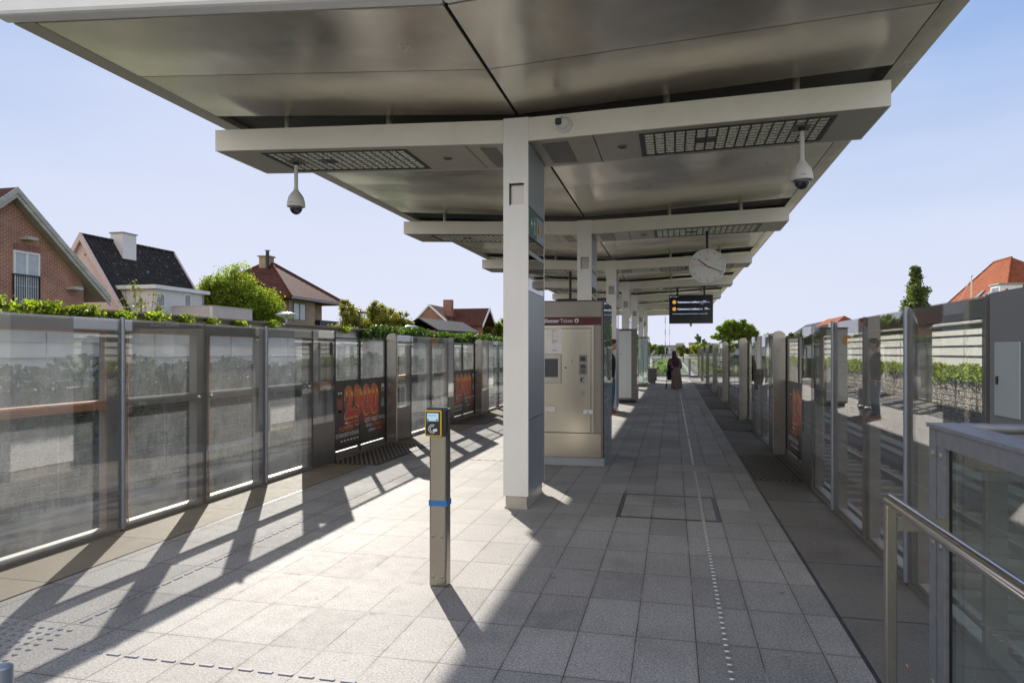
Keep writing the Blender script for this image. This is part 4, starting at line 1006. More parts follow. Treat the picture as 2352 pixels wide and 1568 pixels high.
# ================================================================== HOUSES
def brick_mat(name,c1,c2,mortar,sc=1.):
    t=NT(name); co=t.coord('Object'); mp=t.n('ShaderNodeMapping'); mp.inputs['Rotation'].default_value=(R(90),0,R(90)) ; 
    sp=t.n('ShaderNodeSeparateXYZ'); t.l(co,sp.inputs[0]); cb=t.n('ShaderNodeCombineXYZ'); t.l(t.math('ADD',sp.outputs[1],sp.outputs[0]),cb.inputs[0]); t.l(sp.outputs[2],cb.inputs[1])
    b=t.n('ShaderNodeTexBrick'); t.l(cb.outputs[0],b.inputs[0]); b.inputs['Scale'].default_value=sc
    b.inputs['Brick Width'].default_value=.24; b.inputs['Row Height'].default_value=.085; b.inputs['Mortar Size'].default_value=.011; b.inputs['Mortar Smooth'].default_value=.1
    b.inputs['Color1'].default_value=(*c1,1); b.inputs['Color2'].default_value=(*c2,1); b.inputs['Mortar'].default_value=(*mortar,1); b.inputs['Bias'].default_value=-.2
    n=t.noise(co,1.3,5,.7); c=t.mix(1.,b.outputs[0],t.ramp(n,[(.3,.75),(.7,1.2)]),'MULTIPLY'); n2=t.noise(co,18,3,.7); c=t.mix(1.,c,t.ramp(n2,[(.3,.8),(.7,1.2)]),'MULTIPLY')
    t.pr(c,.85,0,t.bump(b.outputs['Fac'],-.6,.01)); return t.m
def tile_mat(name,c1,c2,lich=(.3,.3,.26),la=.0,px=.30,pz=.30,slope='x'):
    t=NT(name); co=t.coord('Object'); sp=t.n('ShaderNodeSeparateXYZ'); t.l(co,sp.inputs[0])
    a=t.math('SINE',t.math('MULTIPLY',sp.outputs[1],2*math.pi/px)); a2=t.math('SINE',t.math('MULTIPLY',sp.outputs[0],2*math.pi/px))
    g=t.n('ShaderNodeNewGeometry'); ns=t.n('ShaderNodeSeparateXYZ'); t.l(g.outputs['True Normal'],ns.inputs[0])
    f=t.math('GREATER_THAN',t.math('ABSOLUTE',ns.outputs[1]),t.math('ABSOLUTE',ns.outputs[0]))
    wv=t.math('ADD',t.math('MULTIPLY',a2,f),t.math('MULTIPLY',a,t.math('SUBTRACT',1.,f)))
    row=t.math('FRACT',t.math('DIVIDE',sp.outputs[2],pz))
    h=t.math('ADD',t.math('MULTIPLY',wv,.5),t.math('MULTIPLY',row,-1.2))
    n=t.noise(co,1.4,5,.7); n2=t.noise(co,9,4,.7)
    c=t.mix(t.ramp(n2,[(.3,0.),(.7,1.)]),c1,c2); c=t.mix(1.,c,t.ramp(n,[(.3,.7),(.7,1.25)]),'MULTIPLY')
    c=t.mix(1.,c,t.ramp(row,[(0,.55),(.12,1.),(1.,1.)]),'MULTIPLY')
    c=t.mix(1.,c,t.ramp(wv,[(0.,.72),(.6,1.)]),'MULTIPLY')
    if la: 
        ln=t.noise(co,4.5,6,.75); c=t.mix(t.math('MULTIPLY',t.ramp(ln,[(.60,0.),(.66,1.)]),la),c,lich)
    t.pr(c,.9,0,t.bump(h,.55,.04),.08); return t.m
M['brick']=brick_mat('red_brown_brick',(.36,.125,.072),(.24,.08,.05),(.44,.38,.31))
M['brick2']=brick_mat('yellow_brick',(.36,.26,.15),(.30,.20,.11),(.34,.30,.25))
M['brick3']=brick_mat('orange_red_brick',(.30,.10,.06),(.22,.07,.045),(.3,.24,.2))
M['pink']=pm('pale_pink_render',(.62,.50,.46),.8,0,.05,1.2)
M['render']=pm('white_render',(.64,.62,.60),.8,0,.04,1.2)
M['wood']=pm('weathered_white_wood',(.42,.41,.37),.75,0,.22,5,.2,30,(1,.3,1))
M['soffitw']=pm('beige_soffit_boards',(.34,.31,.25),.8,0,.12,5)
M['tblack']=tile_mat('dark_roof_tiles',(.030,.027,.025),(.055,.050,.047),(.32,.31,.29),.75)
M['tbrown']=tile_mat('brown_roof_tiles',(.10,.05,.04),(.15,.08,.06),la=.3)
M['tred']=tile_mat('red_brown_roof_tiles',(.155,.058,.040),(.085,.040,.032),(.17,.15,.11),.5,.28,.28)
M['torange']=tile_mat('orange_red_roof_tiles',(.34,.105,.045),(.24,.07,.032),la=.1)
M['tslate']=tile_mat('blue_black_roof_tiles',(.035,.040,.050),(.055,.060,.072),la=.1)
def window_mat():
    t=NT('window_glass'); n=t.noise(t.coord(),1.5,3); t.pr(t.ramp(n,[(.3,(.10,.12,.14)),(.7,(.2,.23,.26))]),.05,0,None,1.); return t.m
M['win']=window_mat()
M['curtain']=pm('pale_curtain',(.42,.46,.50),.25,0,.1,4,spec=.8)
M['plank']=pm('white_balcony_boards',(.55,.55,.56),.7,0,.1,3)
def win(parent,x,y0,y1,z0,z1,frame='white',mull=1,nm='window',t_=.07,rail=None,glassm='curtain',face='x'):
    """window on a wall facing +X at x"""
    f=MB(); w=t_
    f.box(x,x+.06,y0,y1,z0,z0+w); f.box(x,x+.06,y0,y1,z1-w,z1); f.box(x,x+.06,y0,y0+w,z0+w,z1-w); f.box(x,x+.06,y1-w,y1,z0+w,z1-w)
    for k in range(mull):
        yy=y0+(y1-y0)*(k+1)/(mull+1); f.box(x,x+.055,yy-w*.6,yy+w*.6,z0+w,z1-w)
    if rail: f.box(x,x+.05,y0+w,y1-w,z0+rail-.03,z0+rail+.03)
    o=f.build(nm,M[frame],parent); MB().box(x-.01,x+.02,y0+w,y1-w,z0+w,z1-w).build('pane',M[glassm],o); return o
# --- brick gable house
H=thing('brick_house','red brown brick house with white barge boards and a balcony window, far left','house',(-26.0,22.96,-1))
zz=1.; ap=(0,8.23+zz); sl=.85
eR=(4.80,ap[1]-sl*4.80); 
wl=MB(); wallX=-.45
ed=3.72
wl.prism([(-ed,0),(ed,0),(ed,ap[1]-.45-sl*ed+.15),(0,ap[1]-.30),(-ed,ap[1]-.45-sl*ed+.15)],-.3,'x',wallX); 
wl.box(-11,wallX-.301,ed-.3,ed,0,ap[1]-.3-sl*ed); wl.build('wall',M['brick'],H)
rf=MB()
for sg in (-1,1):
    a=(0,ap[1]-.05); b_=(sg*4.78,ap[1]-.05-sl*4.78)
    rf.hexa([(-12,a[0],a[1]),(-.05,a[0],a[1]),(-.05,b_[0],b_[1]),(-12,b_[0],b_[1])],[(-12,a[0],a[1]+.12),(-.05,a[0],a[1]+.12),(-.05,b_[0],b_[1]+.12),(-12,b_[0],b_[1]+.12)])
rf.build('roof',M['tbrown'],H)
so=MB()
for sg in (-1,1):
    a=(0,ap[1]-.28); b_=(sg*4.7,ap[1]-.28-sl*4.7)
    so.hexa([(-12,a[0],a[1]),(-.08,a[0],a[1]),(-.08,b_[0],b_[1]),(-12,b_[0],b_[1])],[(-12,a[0],a[1]+.04),(-.08,a[0],a[1]+.04),(-.08,b_[0],b_[1]+.04),(-12,b_[0],b_[1]+.04)])
so.build('soffit',M['soffitw'],H)
for sg in (-1,1):
    bb=MB()
    for x0,x1,d0,d1 in ((-.06,.0,-.34,.02),(.002,.05,-.16,.09)):
        bb.hexa([(x0,0,ap[1]+d0),(x1,0,ap[1]+d0),(x1,sg*4.82,ap[1]+d0-sl*4.82),(x0,sg*4.82,ap[1]+d0-sl*4.82)],[(x0,0,ap[1]+d1),(x1,0,ap[1]+d1),(x1,sg*4.82,ap[1]+d1-sl*4.82),(x0,sg*4.82,ap[1]+d1-sl*4.82)])
    bb.build('barge_board',M['wood'],H)
for y,z in ((1.0,6.40+zz),(3.29,4.52+zz)): MB().box(-.6,.0,y-.5,y-.02,z-.13,z).build('purlin',M['wood'],H)
ar=MB()
for i in range(15): ar.box(wallX-.02,wallX+.01,.22+i*.088,.29+i*.088,5.86+zz,6.12+zz)
ar.build('brick_arch',M['brick3'],H)
w_=win(H,wallX+.004,.20,1.42,3.4+zz,5.80+zz,'white',1,'balcony_window',.09,.95)
g_=MB(); g_.tube((-11,4.78,ap[1]-.1-sl*4.78),(-.1,4.78,ap[1]-.1-sl*4.78),.08,n=8); g_.build('gutter',M['balus'],H)
rl=MB(); rl.box(.0+wallX,wallX+.12,.16,1.36,4.78+zz,4.83+zz); rl.box(wallX,wallX+.12,.16,1.36,3.5+zz,3.54+zz)
for i in range(12): rl.box(wallX+.07,wallX+.09,.18+i*.104,.20+i*.104,3.54+zz,4.78+zz)
for y in (.15,1.35): rl.box(wallX+.05,wallX+.12,y,y+.03,3.4+zz,4.83+zz)
rl.build('railing',M['blackp'],w_)
# --- dark tiled pale house
H=thing('pale_house','pale pink rendered house with steep dark lichened roof and chimney','house',(-33.6,33.7,-1))
ap=9.35; sl=1.52; L_=7.7
wl=MB(); wl.prism([(-3.4,0),(3.4,0),(3.4,ap-sl*3.4-.1),(0,ap-.1),(-3.4,ap-sl*3.4-.1)],.3,'y',.12); wl.prism([(-3.4,0),(3.4,0),(3.4,ap-sl*3.4-.1),(0,ap-.1),(-3.4,ap-sl*3.4-.1)],.3,'y',L_-.42); wl.box(3.1,3.4,.421,L_-.421,0,4); wl.build('wall',M['pink'],H)
MB().lathe([(0,0),(.09,0)],(.19,.115,8.27),14,'y').build('vent',M['brick'],H)
rf=MB()
for sg in (-1,1): rf.hexa([(0,.05,ap-.02),(0,L_-.05,ap-.02),(sg*3.75,L_-.05,ap-.02-sl*3.75),(sg*3.75,.05,ap-.02-sl*3.75)],[(0,.05,ap+.12),(0,L_-.05,ap+.12),(sg*3.75,L_-.05,ap+.12-sl*3.75),(sg*3.75,.05,ap+.12-sl*3.75)])
rf.tube((0,.05,ap+.10),(0,L_-.05,ap+.10),.10,n=8); rf_=rf.build('roof',M['tblack'],H)
for sg in (-1,1):
    for y in (-.10,L_-.04):
        bb=MB().hexa([(0,y,ap-.25),(0,y+.14,ap-.25),(sg*3.8,y+.14,ap-.25-sl*3.8),(sg*3.8,y,ap-.25-sl*3.8)],[(0,y,ap+.20),(0,y+.14,ap+.20),(sg*3.8,y+.14,ap+.20-sl*3.8),(sg*3.8,y,ap+.20-sl*3.8)]); bb.build('barge_board',M['pink'],H)
c_=MB().box(-.15,.75,2.35,3.45,7.5,9.9).build('chimney',M['render'],rf_); MB().box(-.22,.82,2.28,3.52,9.901,9.96).build('chimney_cap',M['balus'],c_)
g_=MB(); g_.tube((3.85,.2,ap-sl*3.75-.1),(3.85,L_-.2,ap-sl*3.75-.1),.08,n=8); g_.tube((4.56,4.8,0),(4.56,4.8,6.2),.04,n=8); g_.build('gutter',M['balus'],H)
an=MB(); an.box(1.6,4.5,.62,4.9,0,6.25).build('annex',M['render'],H)
am=MB(); am.box(1.6,4.72,.42,5.25,6.25,6.47).build('flat_roof',M['white'],H)
for (a,b_,c,d) in ((.72,1.41,5.25,6.0),(3.05,3.66,4.4,6.15)): win(H,4.5,a,b_,c,d,'white',0,'window',.07,glassm='win')
bl=MB(); bl.box(4.52,7.1,2.05,2.13,4.3,5.30); bl.box(7.15,7.25,2.05,6.0,3.9,5.30); bo=bl.build('balcony',M['plank'],H)
sl_=MB()
for i in range(26): sl_.box(4.55+i*.10,4.57+i*.10,2.03,2.049,4.3,5.28)
for i in range(38): sl_.box(7.251,7.27,2.1+i*.102,2.12+i*.102,3.9,5.28)
sl_.box(4.5,7.28,2.02,2.14,5.301,5.34); sl_.box(7.13,7.29,2.14,6.02,5.301,5.34); sl_.build('slats',M['pink'],bo)
# --- yellow brick house with hipped roof
H=thing('hipped_house','yellow brick house with red brown hipped roof and dark flue pipe','house',(-28,47.2,-1))
ap=(-4.3,4.1,10.0); ez=6.8; c=[(0.3,-.5),(.3,8.4),(-9,8.4),(-9,-.5)]
wl=MB(); wl.box(-8.3,-.45,.4,4.35,0,6.75); wl.box(-8.3,-1.6,4.351,7.6,0,6.75); wl.build('wall',M['brick2'],H)
rf=MB(); A=ap; A2=(-4.9,4.1,9.95)
P=[(x,y,ez) for x,y in c]
rf.add(P+[A,A2],[(0,1,4),(1,2,5,4),(2,3,5),(3,0,4,5)]); rf.add([(x,y,ez-.18) for x,y in c]+P,[(0,1,5,4),(1,2,6,5),(2,3,7,6),(3,0,4,7),(3,2,1,0)])
for a,b_ in ((P[0],A),(P[1],A),(P[3],A2),(A,A2)): rf.tube(a,b_,.10,n=6)
g_=MB(); g_.tube((.32,-.5,6.66),(.32,8.4,6.66),.09,n=8); g_.tube((-.40,.36,0),(-.40,.36,6.6),.05,n=8); g_.build('gutter',M['balus'],H)
rf_=rf.build('roof',M['tred'],H)
ch=MB().box(-4.9,-4.1,3.3,4.2,9.2,10.35).build('chimney',M['brick2'],rf_); MB().box(-5.0,-4.0,3.2,4.3,10.351,10.46).build('chimney_cap',M['brick2'],ch)
MB().tube((-4.0,3.1,9.1),(-4.0,3.1,10.75),.14,n=12).tube((-4.0,3.1,10.79),(-4.0,3.1,10.83),.22,n=12).build('flue_pipe',M['black'],rf_)
win(H,-.45,.95,2.85,5.05,6.42,'frame',1,'window',.07,glassm='curtain'); win(H,-1.6,4.5,5.5,4.7,6.3,'frame',1,'window',.08,glassm='win')
MB().box(-1.58,.0,4.36,7.6,4.2,5.2).build('balcony',M['black'],H)
MB().box(-.46,-.38,.9,2.9,4.92,5.03).build('sill',M['brick2'],H)
# --- small brick gable house and dark carport roof
H=thing('small_brick_house','small red brick house with white gable trim and one chimney, far behind the ivy hedge','house',(-32.5,90,-1))
xa,xp,xb=-2.3,0.,2.9; ez,az=6.4,9.0
wl=MB(); wl.prism([(xa+.15,0),(xb-.1,0),(xb-.1,ez),(xp,az-.1),(xa+.15,ez+.2)],.3,'y',.02); wl.box(xb-.3,6.6,3.4,3.7,0,6.3); wl.build('wall',M['brick3'],H)
rf=MB()
rf.hexa([(xp,-.1,az),(xp,9,az),(xb+.3,9,ez-.3),(xb+.3,-.1,ez-.3)],[(xp,-.1,az+.12),(xp,9,az+.12),(xb+.3,9,ez-.18),(xb+.3,-.1,ez-.18)])
rf.hexa([(xp,-.1,az),(xp,9,az),(xa-.2,9,ez-.1),(xa-.2,-.1,ez-.1)],[(xp,-.1,az+.12),(xp,9,az+.12),(xa-.2,9,ez+.02),(xa-.2,-.1,ez+.02)])
rf.hexa([(1.0,6.2,8.75),(6.9,6.2,8.75),(6.9,2.6,6.2),(2.2,2.6,6.2)],[(1.0,6.2,8.87),(6.9,6.2,8.87),(6.9,2.6,6.32),(2.2,2.6,6.32)])
rf.hexa([(1.0,6.2,8.75),(6.9,6.2,8.75),(6.9,9.8,6.2),(2.2,9.8,6.2)],[(1.0,6.2,8.87),(6.9,6.2,8.87),(6.9,9.8,6.32),(2.2,9.8,6.32)])
rf_=rf.build('roof',M['tred'],H)
for (p,q,yy) in (((xp,az),(xb+.35,ez-.25),-.16),((xp,az),(xa-.25,ez-.05),-.16)):
    MB().hexa([(p[0],yy,p[1]-.12),(q[0],yy,q[1]-.12),(q[0],yy+.06,q[1]-.12),(p[0],yy+.06,p[1]-.12)],[(p[0],yy,p[1]+.18),(q[0],yy,q[1]+.18),(q[0],yy+.06,q[1]+.18),(p[0],yy+.06,p[1]+.18)]).build('barge_board',M['white'],H)
for yy in (2.5,9.9): MB().hexa([(6.91,6.2,8.6),(7.0,6.2,8.6),(7.0,yy,6.0),(6.91,yy,6.0)],[(6.91,6.2,9.0),(7.0,6.2,9.0),(7.0,yy,6.4),(6.91,yy,6.4)]).build('barge_board',M['white'],H)
MB().box(1.0,2.2,3.0,4.0,7.6,9.95).build('chimney',M['brick3'],rf_)
H=thing('dark_roofed_house','low building with long dark blue tiled roof behind the ivy hedge','house',(-24,63.36,-1))
MB().box(-1.7,1.7,.3,14.4,0,4.7).build('wall',M['brick2'],H)
rf=MB()
for sg in (-1,1): rf.hexa([(0,0,5.80),(0,14.7,5.95),(sg*2.1,14.7,4.75),(sg*2.1,0,4.6)],[(0,0,5.92),(0,14.7,6.07),(sg*2.1,14.7,4.87),(sg*2.1,0,4.72)])
rf.build('roof',M['tslate'],H)
# --- right side houses
H=thing('red_roofed_house','big house with steep orange red hipped roof, white dormer and roof windows, far right','house',(30,74,-1))
c=[(0,-1),(0,17),(11,17),(11,-1)]; P=[(x,y,6.8) for x,y in c]; A=(5,9.6,12.63);A2=(5,13.6,12.63)
rf=MB(); rf.add(P+[A,A2],[(0,4,5,1),(1,5,2),(2,5,4,3),(3,4,0)]); rf.add([(x,y,6.6) for x,y in c]+P,[(0,1,5,4),(1,2,6,5),(2,3,7,6),(3,0,4,7),(3,2,1,0)])
for a,b_ in ((P[0],A),(P[1],A2),(P[2],A2),(A,A2)): rf.tube(a,b_,.12,n=6)
rf_=rf.build('roof',M['torange'],H); MB().box(.5,10.5,-.5,16.5,0,6.6).build('wall',M['render'],H)
def onroof(y,z): return (z-6.8)/(12.63-6.8)*5
for y,z in ((5.9,8.55),(8.3,8.55)):
    x=onroof(y,z); MB().hexa([(x-.45,y-.5,z-.55),(x-.45,y+.5,z-.55),(x+.4,y+.5,z+.4),(x+.4,y-.5,z+.4)],[(x-.55,y-.5,z-.45),(x-.55,y+.5,z-.45),(x+.3,y+.5,z+.5),(x+.3,y-.5,z+.5)]).build('roof_window',M['blackp'],rf_)
d_=MB().box(.95,2.9,2.3,4.3,7.9,9.15).build('dormer',M['white'],rf_); MB().box(.8,2.9,2.15,4.45,9.151,9.28).build('dormer_roof',M['balus'],d_)
f=MB(); f.box(.90,.949,2.5,4.1,8.05,9.0); f_=f.build('window',M['white'],d_)
for a in (2.6,3.35): MB().box(.87,.899,a,a+.62,8.15,8.9).build('pane',M['win'],f_)
f=thing('flagpole','white flagpole with a thin red and white streamer beside the red roofed house','flagpole',(30,80.3,-1))
MB().tube((0,0,0),(0,0,10.4),.09,.06,10).ball((0,0,10.45),(.12,.12,.12)).build('pole',M['white'],f)
b=MB(); pts=[(0,i*.42,10.2-i*.27+.25*math.sin(i*.8)*(i/14)) for i in range(15)]
for i,(p,q) in enumerate(zip(pts,pts[1:])): w0=.11*(1-i/15)+.02;b.add([(0,p[1],p[2]-w0),(0,q[1],q[2]-w0*.95),(0.03,q[1],q[2]+w0*.95),(0.03,p[1],p[2]+w0)],[(0,1,2,3)])
b.build('streamer',M['red'],f)
def gab(name,lab,x,y0,y1,wx,apz,ez,m,wm,hip=0,ridge_x=None):
    H=thing(name,lab,'house',(x,y0,-1)); L_=y1-y0
    rf=MB(); r0,r1=hip,L_-hip
    rf.add([(0,0,ez),(0,L_,ez),(wx,L_,ez),(wx,0,ez),(wx/2,r0,apz),(wx/2,r1,apz)],[(0,4,5,1),(1,5,2),(2,5,4,3),(3,4,0),(0,1,2,3)]); rf_=rf.build('roof',M[m],H)
    MB().box(.4,wx-.4,.4,L_-.4,0,ez-.02).build('wall',M[wm],H); return rf_
r_=gab('orange_roofed_house','house with pale orange hipped roof beside the dark blue roof, right','' or 32,160,190,10,10.6,6.9,'torange','render',6)
r_=gab('slate_roofed_house','house with dark blue slate gable roof left of the orange roof, right',33,196,226,12,10.7,6.3,'tslate','render',3)
r_=gab('distant_red_roof_house','distant low house with dark red roof behind the crooked tree',12.5,185,235,12,6.0,4.3,'torange','brick3',3)
r_=gab('chimney_house','distant roof with one small brick chimney above the right screens',20,158,170,6,4.9,3.4,'tred','brick3',2); MB().box(2.3,3.2,3,4,5,6.5).build('chimney',M['brick3'],r_)
# skyline
def block(name,lab,x0,x1,y,z1,m,nw=8,nf=2,d=18):
    H=thing(name,lab,'building',(x0,y,-1)); MB().box(0,x1-x0,0,d,0,z1+1).build('wall',M[m],H)
    b=MB(); 
    for k in range(nf):
        for i in range(nw):
            w=(x1-x0)/nw; b.box(w*(i+.25),w*(i+.75),-.1,-.001,z1+1-2.6-2.9*k,z1+1-1.2-2.9*k)
    b.build('window',M['win'],H); MB().box(-.3,x1-x0+.3,-.3,d+.3,z1+1.001,z1+1.5).build('roof',M['balus'],H)
M['hazy']=pm('distant_grey_block',(.30,.31,.33),.9,0,.05,1); M['hazyb']=pm('distant_brick_block',(.32,.24,.22),.9,0,.05,1)
block('apartment_block','distant grey flat roofed block nearest the thin masts',-14,6,400,4.9,'hazy'); block('apartment_block','distant long low grey block left of the masts',-44,-14.5,430,3.4,'hazy')
block('apartment_block','distant brick and grey apartment block right of the water tower',9,20,400,6.3,'hazyb',6,2); block('apartment_block','distant grey apartment block behind the thin conifers',20.3,33,405,6.0,'hazy',7,2)
t=thing('water_tower','distant grey water tower with wide flat top on the horizon','water tower',(6.9,700,-1)); MB().lathe([(0,0),(2.2,0),(1.6,5.5),(4.2,9.0),(4.4,11.2),(0,11.4)],(0,0,0),20).build('tower_body',M['hazy'],t)
for x,nm in ((-.609,'nearer thin striped lattice mast rising beyond the platform end'),(-.25,'paler thin mast just right of the striped mast')):
    t=thing('mast',nm,'mast',(x,60,-1)); rr=.024 if x<-.4 else .015
    for q in range(2):
        b=MB()
        for i in range(q,26,2): b.tube((0,0,i*.5),(0,0,i*.5+.49),rr,n=6)
        b.build('mast_band',M['black'] if q==0 else (M['white'] if x<-.4 else M['cam']),t)
# street lamps
def saucer(x,y,z,lab):
    t=thing('street_lamp',lab,'street lamp',(x,y,-1),'saucer shaped street lamps'); z+=1
    MB().lathe([(0,-.09),(.12,-.085),(.30,-.045),(.395,0),(.40,.012),(.30,.06),(.15,.10),(0,.11)],(0,0,z),28).build('lamp_shade',M['steelbright'],t)
    MB().lathe([(0,-.092),(.10,-.12),(.115,-.09)],(0,0,z),16).build('lens',M['cam'],t)
    MB().tube((0,0,0),(0,0,z-.1),.045,n=12).build('pole',M['pipe'],t)
saucer(-13,21.6,2.87,'saucer shaped silver street lamp in front of the yellow brick house')
saucer(-12.3,31.5,2.78,'saucer shaped silver street lamp half hidden by the ivy hedge')
t=thing('street_lamp','dark slim street lamp with one short arm in front of the autumn tree','street lamp',(-20,42,-1)); MB().tube((0,0,0),(0,0,5.15),.07,.05,10).build('pole',M['blackp'],t); MB().box(-.12,.12,-.05,1.0,5.15,5.26).build('lamp_head',M['blackp'],t,bevel=.02)
# ================================================================== TREES
def tree(name,lab,loc,H,clumps,n,size,m,trunk_r=.16,seed=1,shell=.55,limbs=True,cat='tree',group=None):
    rg=np.random.default_rng(seed); rr=random.Random(seed); t=thing(name,lab,cat,loc,group)
    b=MB(); base=Vector((0,0,0)); zc=min(c[2] for c,_ in clumps)
    top=Vector((rr.uniform(-.1,.1),rr.uniform(-.1,.1),max(zc,.35*H)))
    b.tube(base,top,trunk_r,trunk_r*.7,8)
    for c,r in clumps:
        c=Vector(c); mid=top.lerp(c,.5)+Vector((rr.gauss(0,.1),rr.gauss(0,.1),.1)); 
        b.tube(top,mid,trunk_r*.45,trunk_r*.3,6); b.tube(mid,c,trunk_r*.3,trunk_r*.12,6)
        for _ in range(4):
            e=c+Vector((rr.gauss(0,r[0]*.5),rr.gauss(0,r[1]*.5),rr.gauss(0,r[2]*.5))); b.tube(c,e,trunk_r*.12,trunk_r*.05,5)
    b.build('trunk',M['bark'],t)
    vol=np.array([r[0]*r[1]*r[2] for _,r in clumps])**.72; vol/=vol.sum(); pts=[]
    for (c,r),w in zip(clumps,vol):
        k=int(n*w); ns=max(4,k//70)
        # each clump is made of many small tufts
        q=rg.normal(size=(ns,3)); q/=np.linalg.norm(q,axis=1)[:,None]; q*=(shell+(1-shell)*rg.random((ns,1)))**.6
        tc=np.array(c)+q*np.array(r)
        for p in tc:
            s_=min(r)*.20; pp=rg.normal(size=(k//ns,3))*s_*np.array([1,1,.8]); pts+= (p+pp).tolist()
    leaves(pts,size,seed).build('crown',m,t); return t
def rc(seed,n,cx,cy,cz,rx,ry,rz,s0,s1):
    rr=random.Random(seed); o=[]
    for i in range(n):
        while 1:
            x,y,z=rr.uniform(-1,1),rr.uniform(-1,1),rr.uniform(-1,1)
            if x*x+y*y+z*z<1: break
        s=rr.uniform(s0,s1); o.append(((cx+x*rx,cy+y*ry,cz+z*rz),(s,s,s*.85)))
    return o
LM=lambda n,a,b,t=.35: leafmat(n,a,b,t)
m_will=LM('willow_leaves',(.10,.14,.015),(.30,.36,.05),.5); m_aut=LM('autumn_leaves',(.12,.12,.02),(.31,.29,.06),.45); m_dk=LM('dark_green_leaves',(.03,.06,.015),(.11,.17,.035),.35); m_mid=LM('mid_green_leaves',(.08,.12,.015),(.25,.32,.04),.5)
m_pop=LM('poplar_leaves',(.06,.085,.032),(.20,.25,.085),.35); m_oliv=LM('olive_leaves',(.09,.10,.03),(.25,.24,.08),.4)
tree('willow_tree','large rounded light green willow between the pale house and the hipped house',(-29.8,43,-1),9,rc(2,26,0,0,5.9,2.3,2.3,2.0,.9,1.5)+[((1.9,0,5.6),(1.4,1.3,1.5)),((-2.4,0,6.0),(1.2,1.2,1.3))],60000,.062,m_will,.3,2,.6)
tree('autumn_tree','loose yellow green tree with a pointed top right of the hipped house',(-21.2,46,-1),7,rc(5,16,0,0,4.6,2.6,1.6,.9,.5,1.0)+[((-1.6,0,5.6),(.6,.5,.9)),((.6,0,5.6),(.6,.5,.6)),((1.7,0,5.2),(.6,.5,.5)),((2.9,0,4.6),(.6,.5,.45))],26000,.06,m_aut,.16,5,.35)
tree('bushy_tree','small olive bushy tree right of the small brick house',(-26.8,100,-1),7,rc(8,9,0,0,5.6,1.6,1.6,1.0,.7,1.2),5000,.16,m_oliv,.2,8)
tree('bushy_tree','bright green tree just left of the nearest column',(-24.6,101,-1),8,rc(9,10,0,0,6.1,1.7,1.6,1.1,.7,1.3),5000,.16,m_mid,.2,9)
tree('bushy_tree','thin yellowish bush beside the small brick house gable',(-27.9,95,-1),6,rc(10,7,0,0,5.2,1.0,1.0,.9,.4,.8),2500,.14,m_aut,.12,10)
tree('bushy_tree','dark low bush left of the dark blue tiled roof',(-27.5,62,-1),5,rc(11,6,0,0,4.4,1.3,1.3,.5,.4,.7),1800,.12,m_oliv,.12,11)
tree('crooked_tree','wide crooked green tree standing above the right glass screens',(9.1,110,-1),7.5,[((-2.6,0,5.0),(.75,.7,.55)),((-1.6,0,6.1),(.9,.9,.7)),((-.6,0,6.9),(.9,.9,.75)),((.7,0,6.3),(.8,.8,.8)),((1.3,0,7.0),(.6,.6,.6)),((1.9,0,5.9),(1.1,1,.9)),((2.7,0,5.2),(.9,.8,.7)),((-.9,0,5.2),(.8,.8,.6)),((.5,0,5.0),(1.0,.9,.7)),((1.6,0,4.6),(.9,.8,.6)),((-1.7,0,4.7),(.6,.6,.4)),((-.2,0,5.9),(.9,.9,.8))],24000,.08,m_mid,.2,12,.4)
tree('poplar_tree','tall narrow dark poplar left of the red roofed house',(22,71.2,-1),10.5,[((0,math.sin(z*1.3)*.25,z),(1.15*(1-((z-5)/7)**2*.55)*(1. if z<8.5 else .55),1.5*(1-((z-5)/7.)**1.5*.78 if z>5 else 1)*(1. if z<8.5 else .7),.75)) for z in (4.6,5.2,5.9,6.6,7.3,8.0,8.7,9.3,9.8,10.2)]+[((0,-2.3,5.9),(.6,.6,.9)),((0,2.4,5.4),(.6,.7,.8))],26000,.085,m_pop,.2,13,.15)
tree('poplar_tree','small distant dark poplar beyond the platform end',(5.1,150,-1),6,[((0,0,z),(.55,.55,.6)) for z in (3.2,3.9,4.6,5.2,5.7)],2500,.12,m_pop,.12,14)
tree('poplar_tree','second, shorter distant poplar beyond the platform end',(6.4,150,-1),5,[((0,0,z),(.45,.45,.5)) for z in (3.0,3.6,4.2,4.8)],1800,.12,m_pop,.12,15)
far=[(-30,130,4.5,2.2),(-22,140,4.2,2.0),(-16,120,3.7,1.8),(-11,150,4.0,2.2),(-7,210,3.6,2.4),(-3.5,240,3.4,2.4),(2.5,170,3.2,1.8),(4.0,115,2.9,1.3),(7.5,160,3.4,1.8),(12.2,150,5.0,1.9),(13.5,100,3.0,1.5),(12,80,2.9,1.0),(16,125,4.2,2.0),(24,150,5.2,2.6),(15,68,2.9,1.1),(-14,70,3.2,1.4),(-15.5,90,3.6,1.6),(30,120,5.2,2.4)]
dsc=['far left behind the hedge','behind the left hedge end','low and wide behind the left wall','left of the platform end fence','very distant, left of the masts','very distant, under the grey block','just right of the masts','low, right of the water tower','beneath the twin poplars','left of the crooked tree','under the crooked tree','low, right of the crooked tree','behind the crooked tree, right','between crooked tree and slate roof','close behind the right wall','close behind the left wall','behind the left wall, farther on','below the orange roofs']
for i,((x,y,z,r),d) in enumerate(zip(far,dsc)): tree('distant_tree','distant round green tree, '+d,(x,y,-1),z+2,rc(30+i,7,0,0,z-.2,r,r*.7,r*.45,r*.4,r*.65),2600,.12+y*.0006,[m_mid,m_dk,m_oliv,m_will][i%4],.15,30+i,group='distant trees')
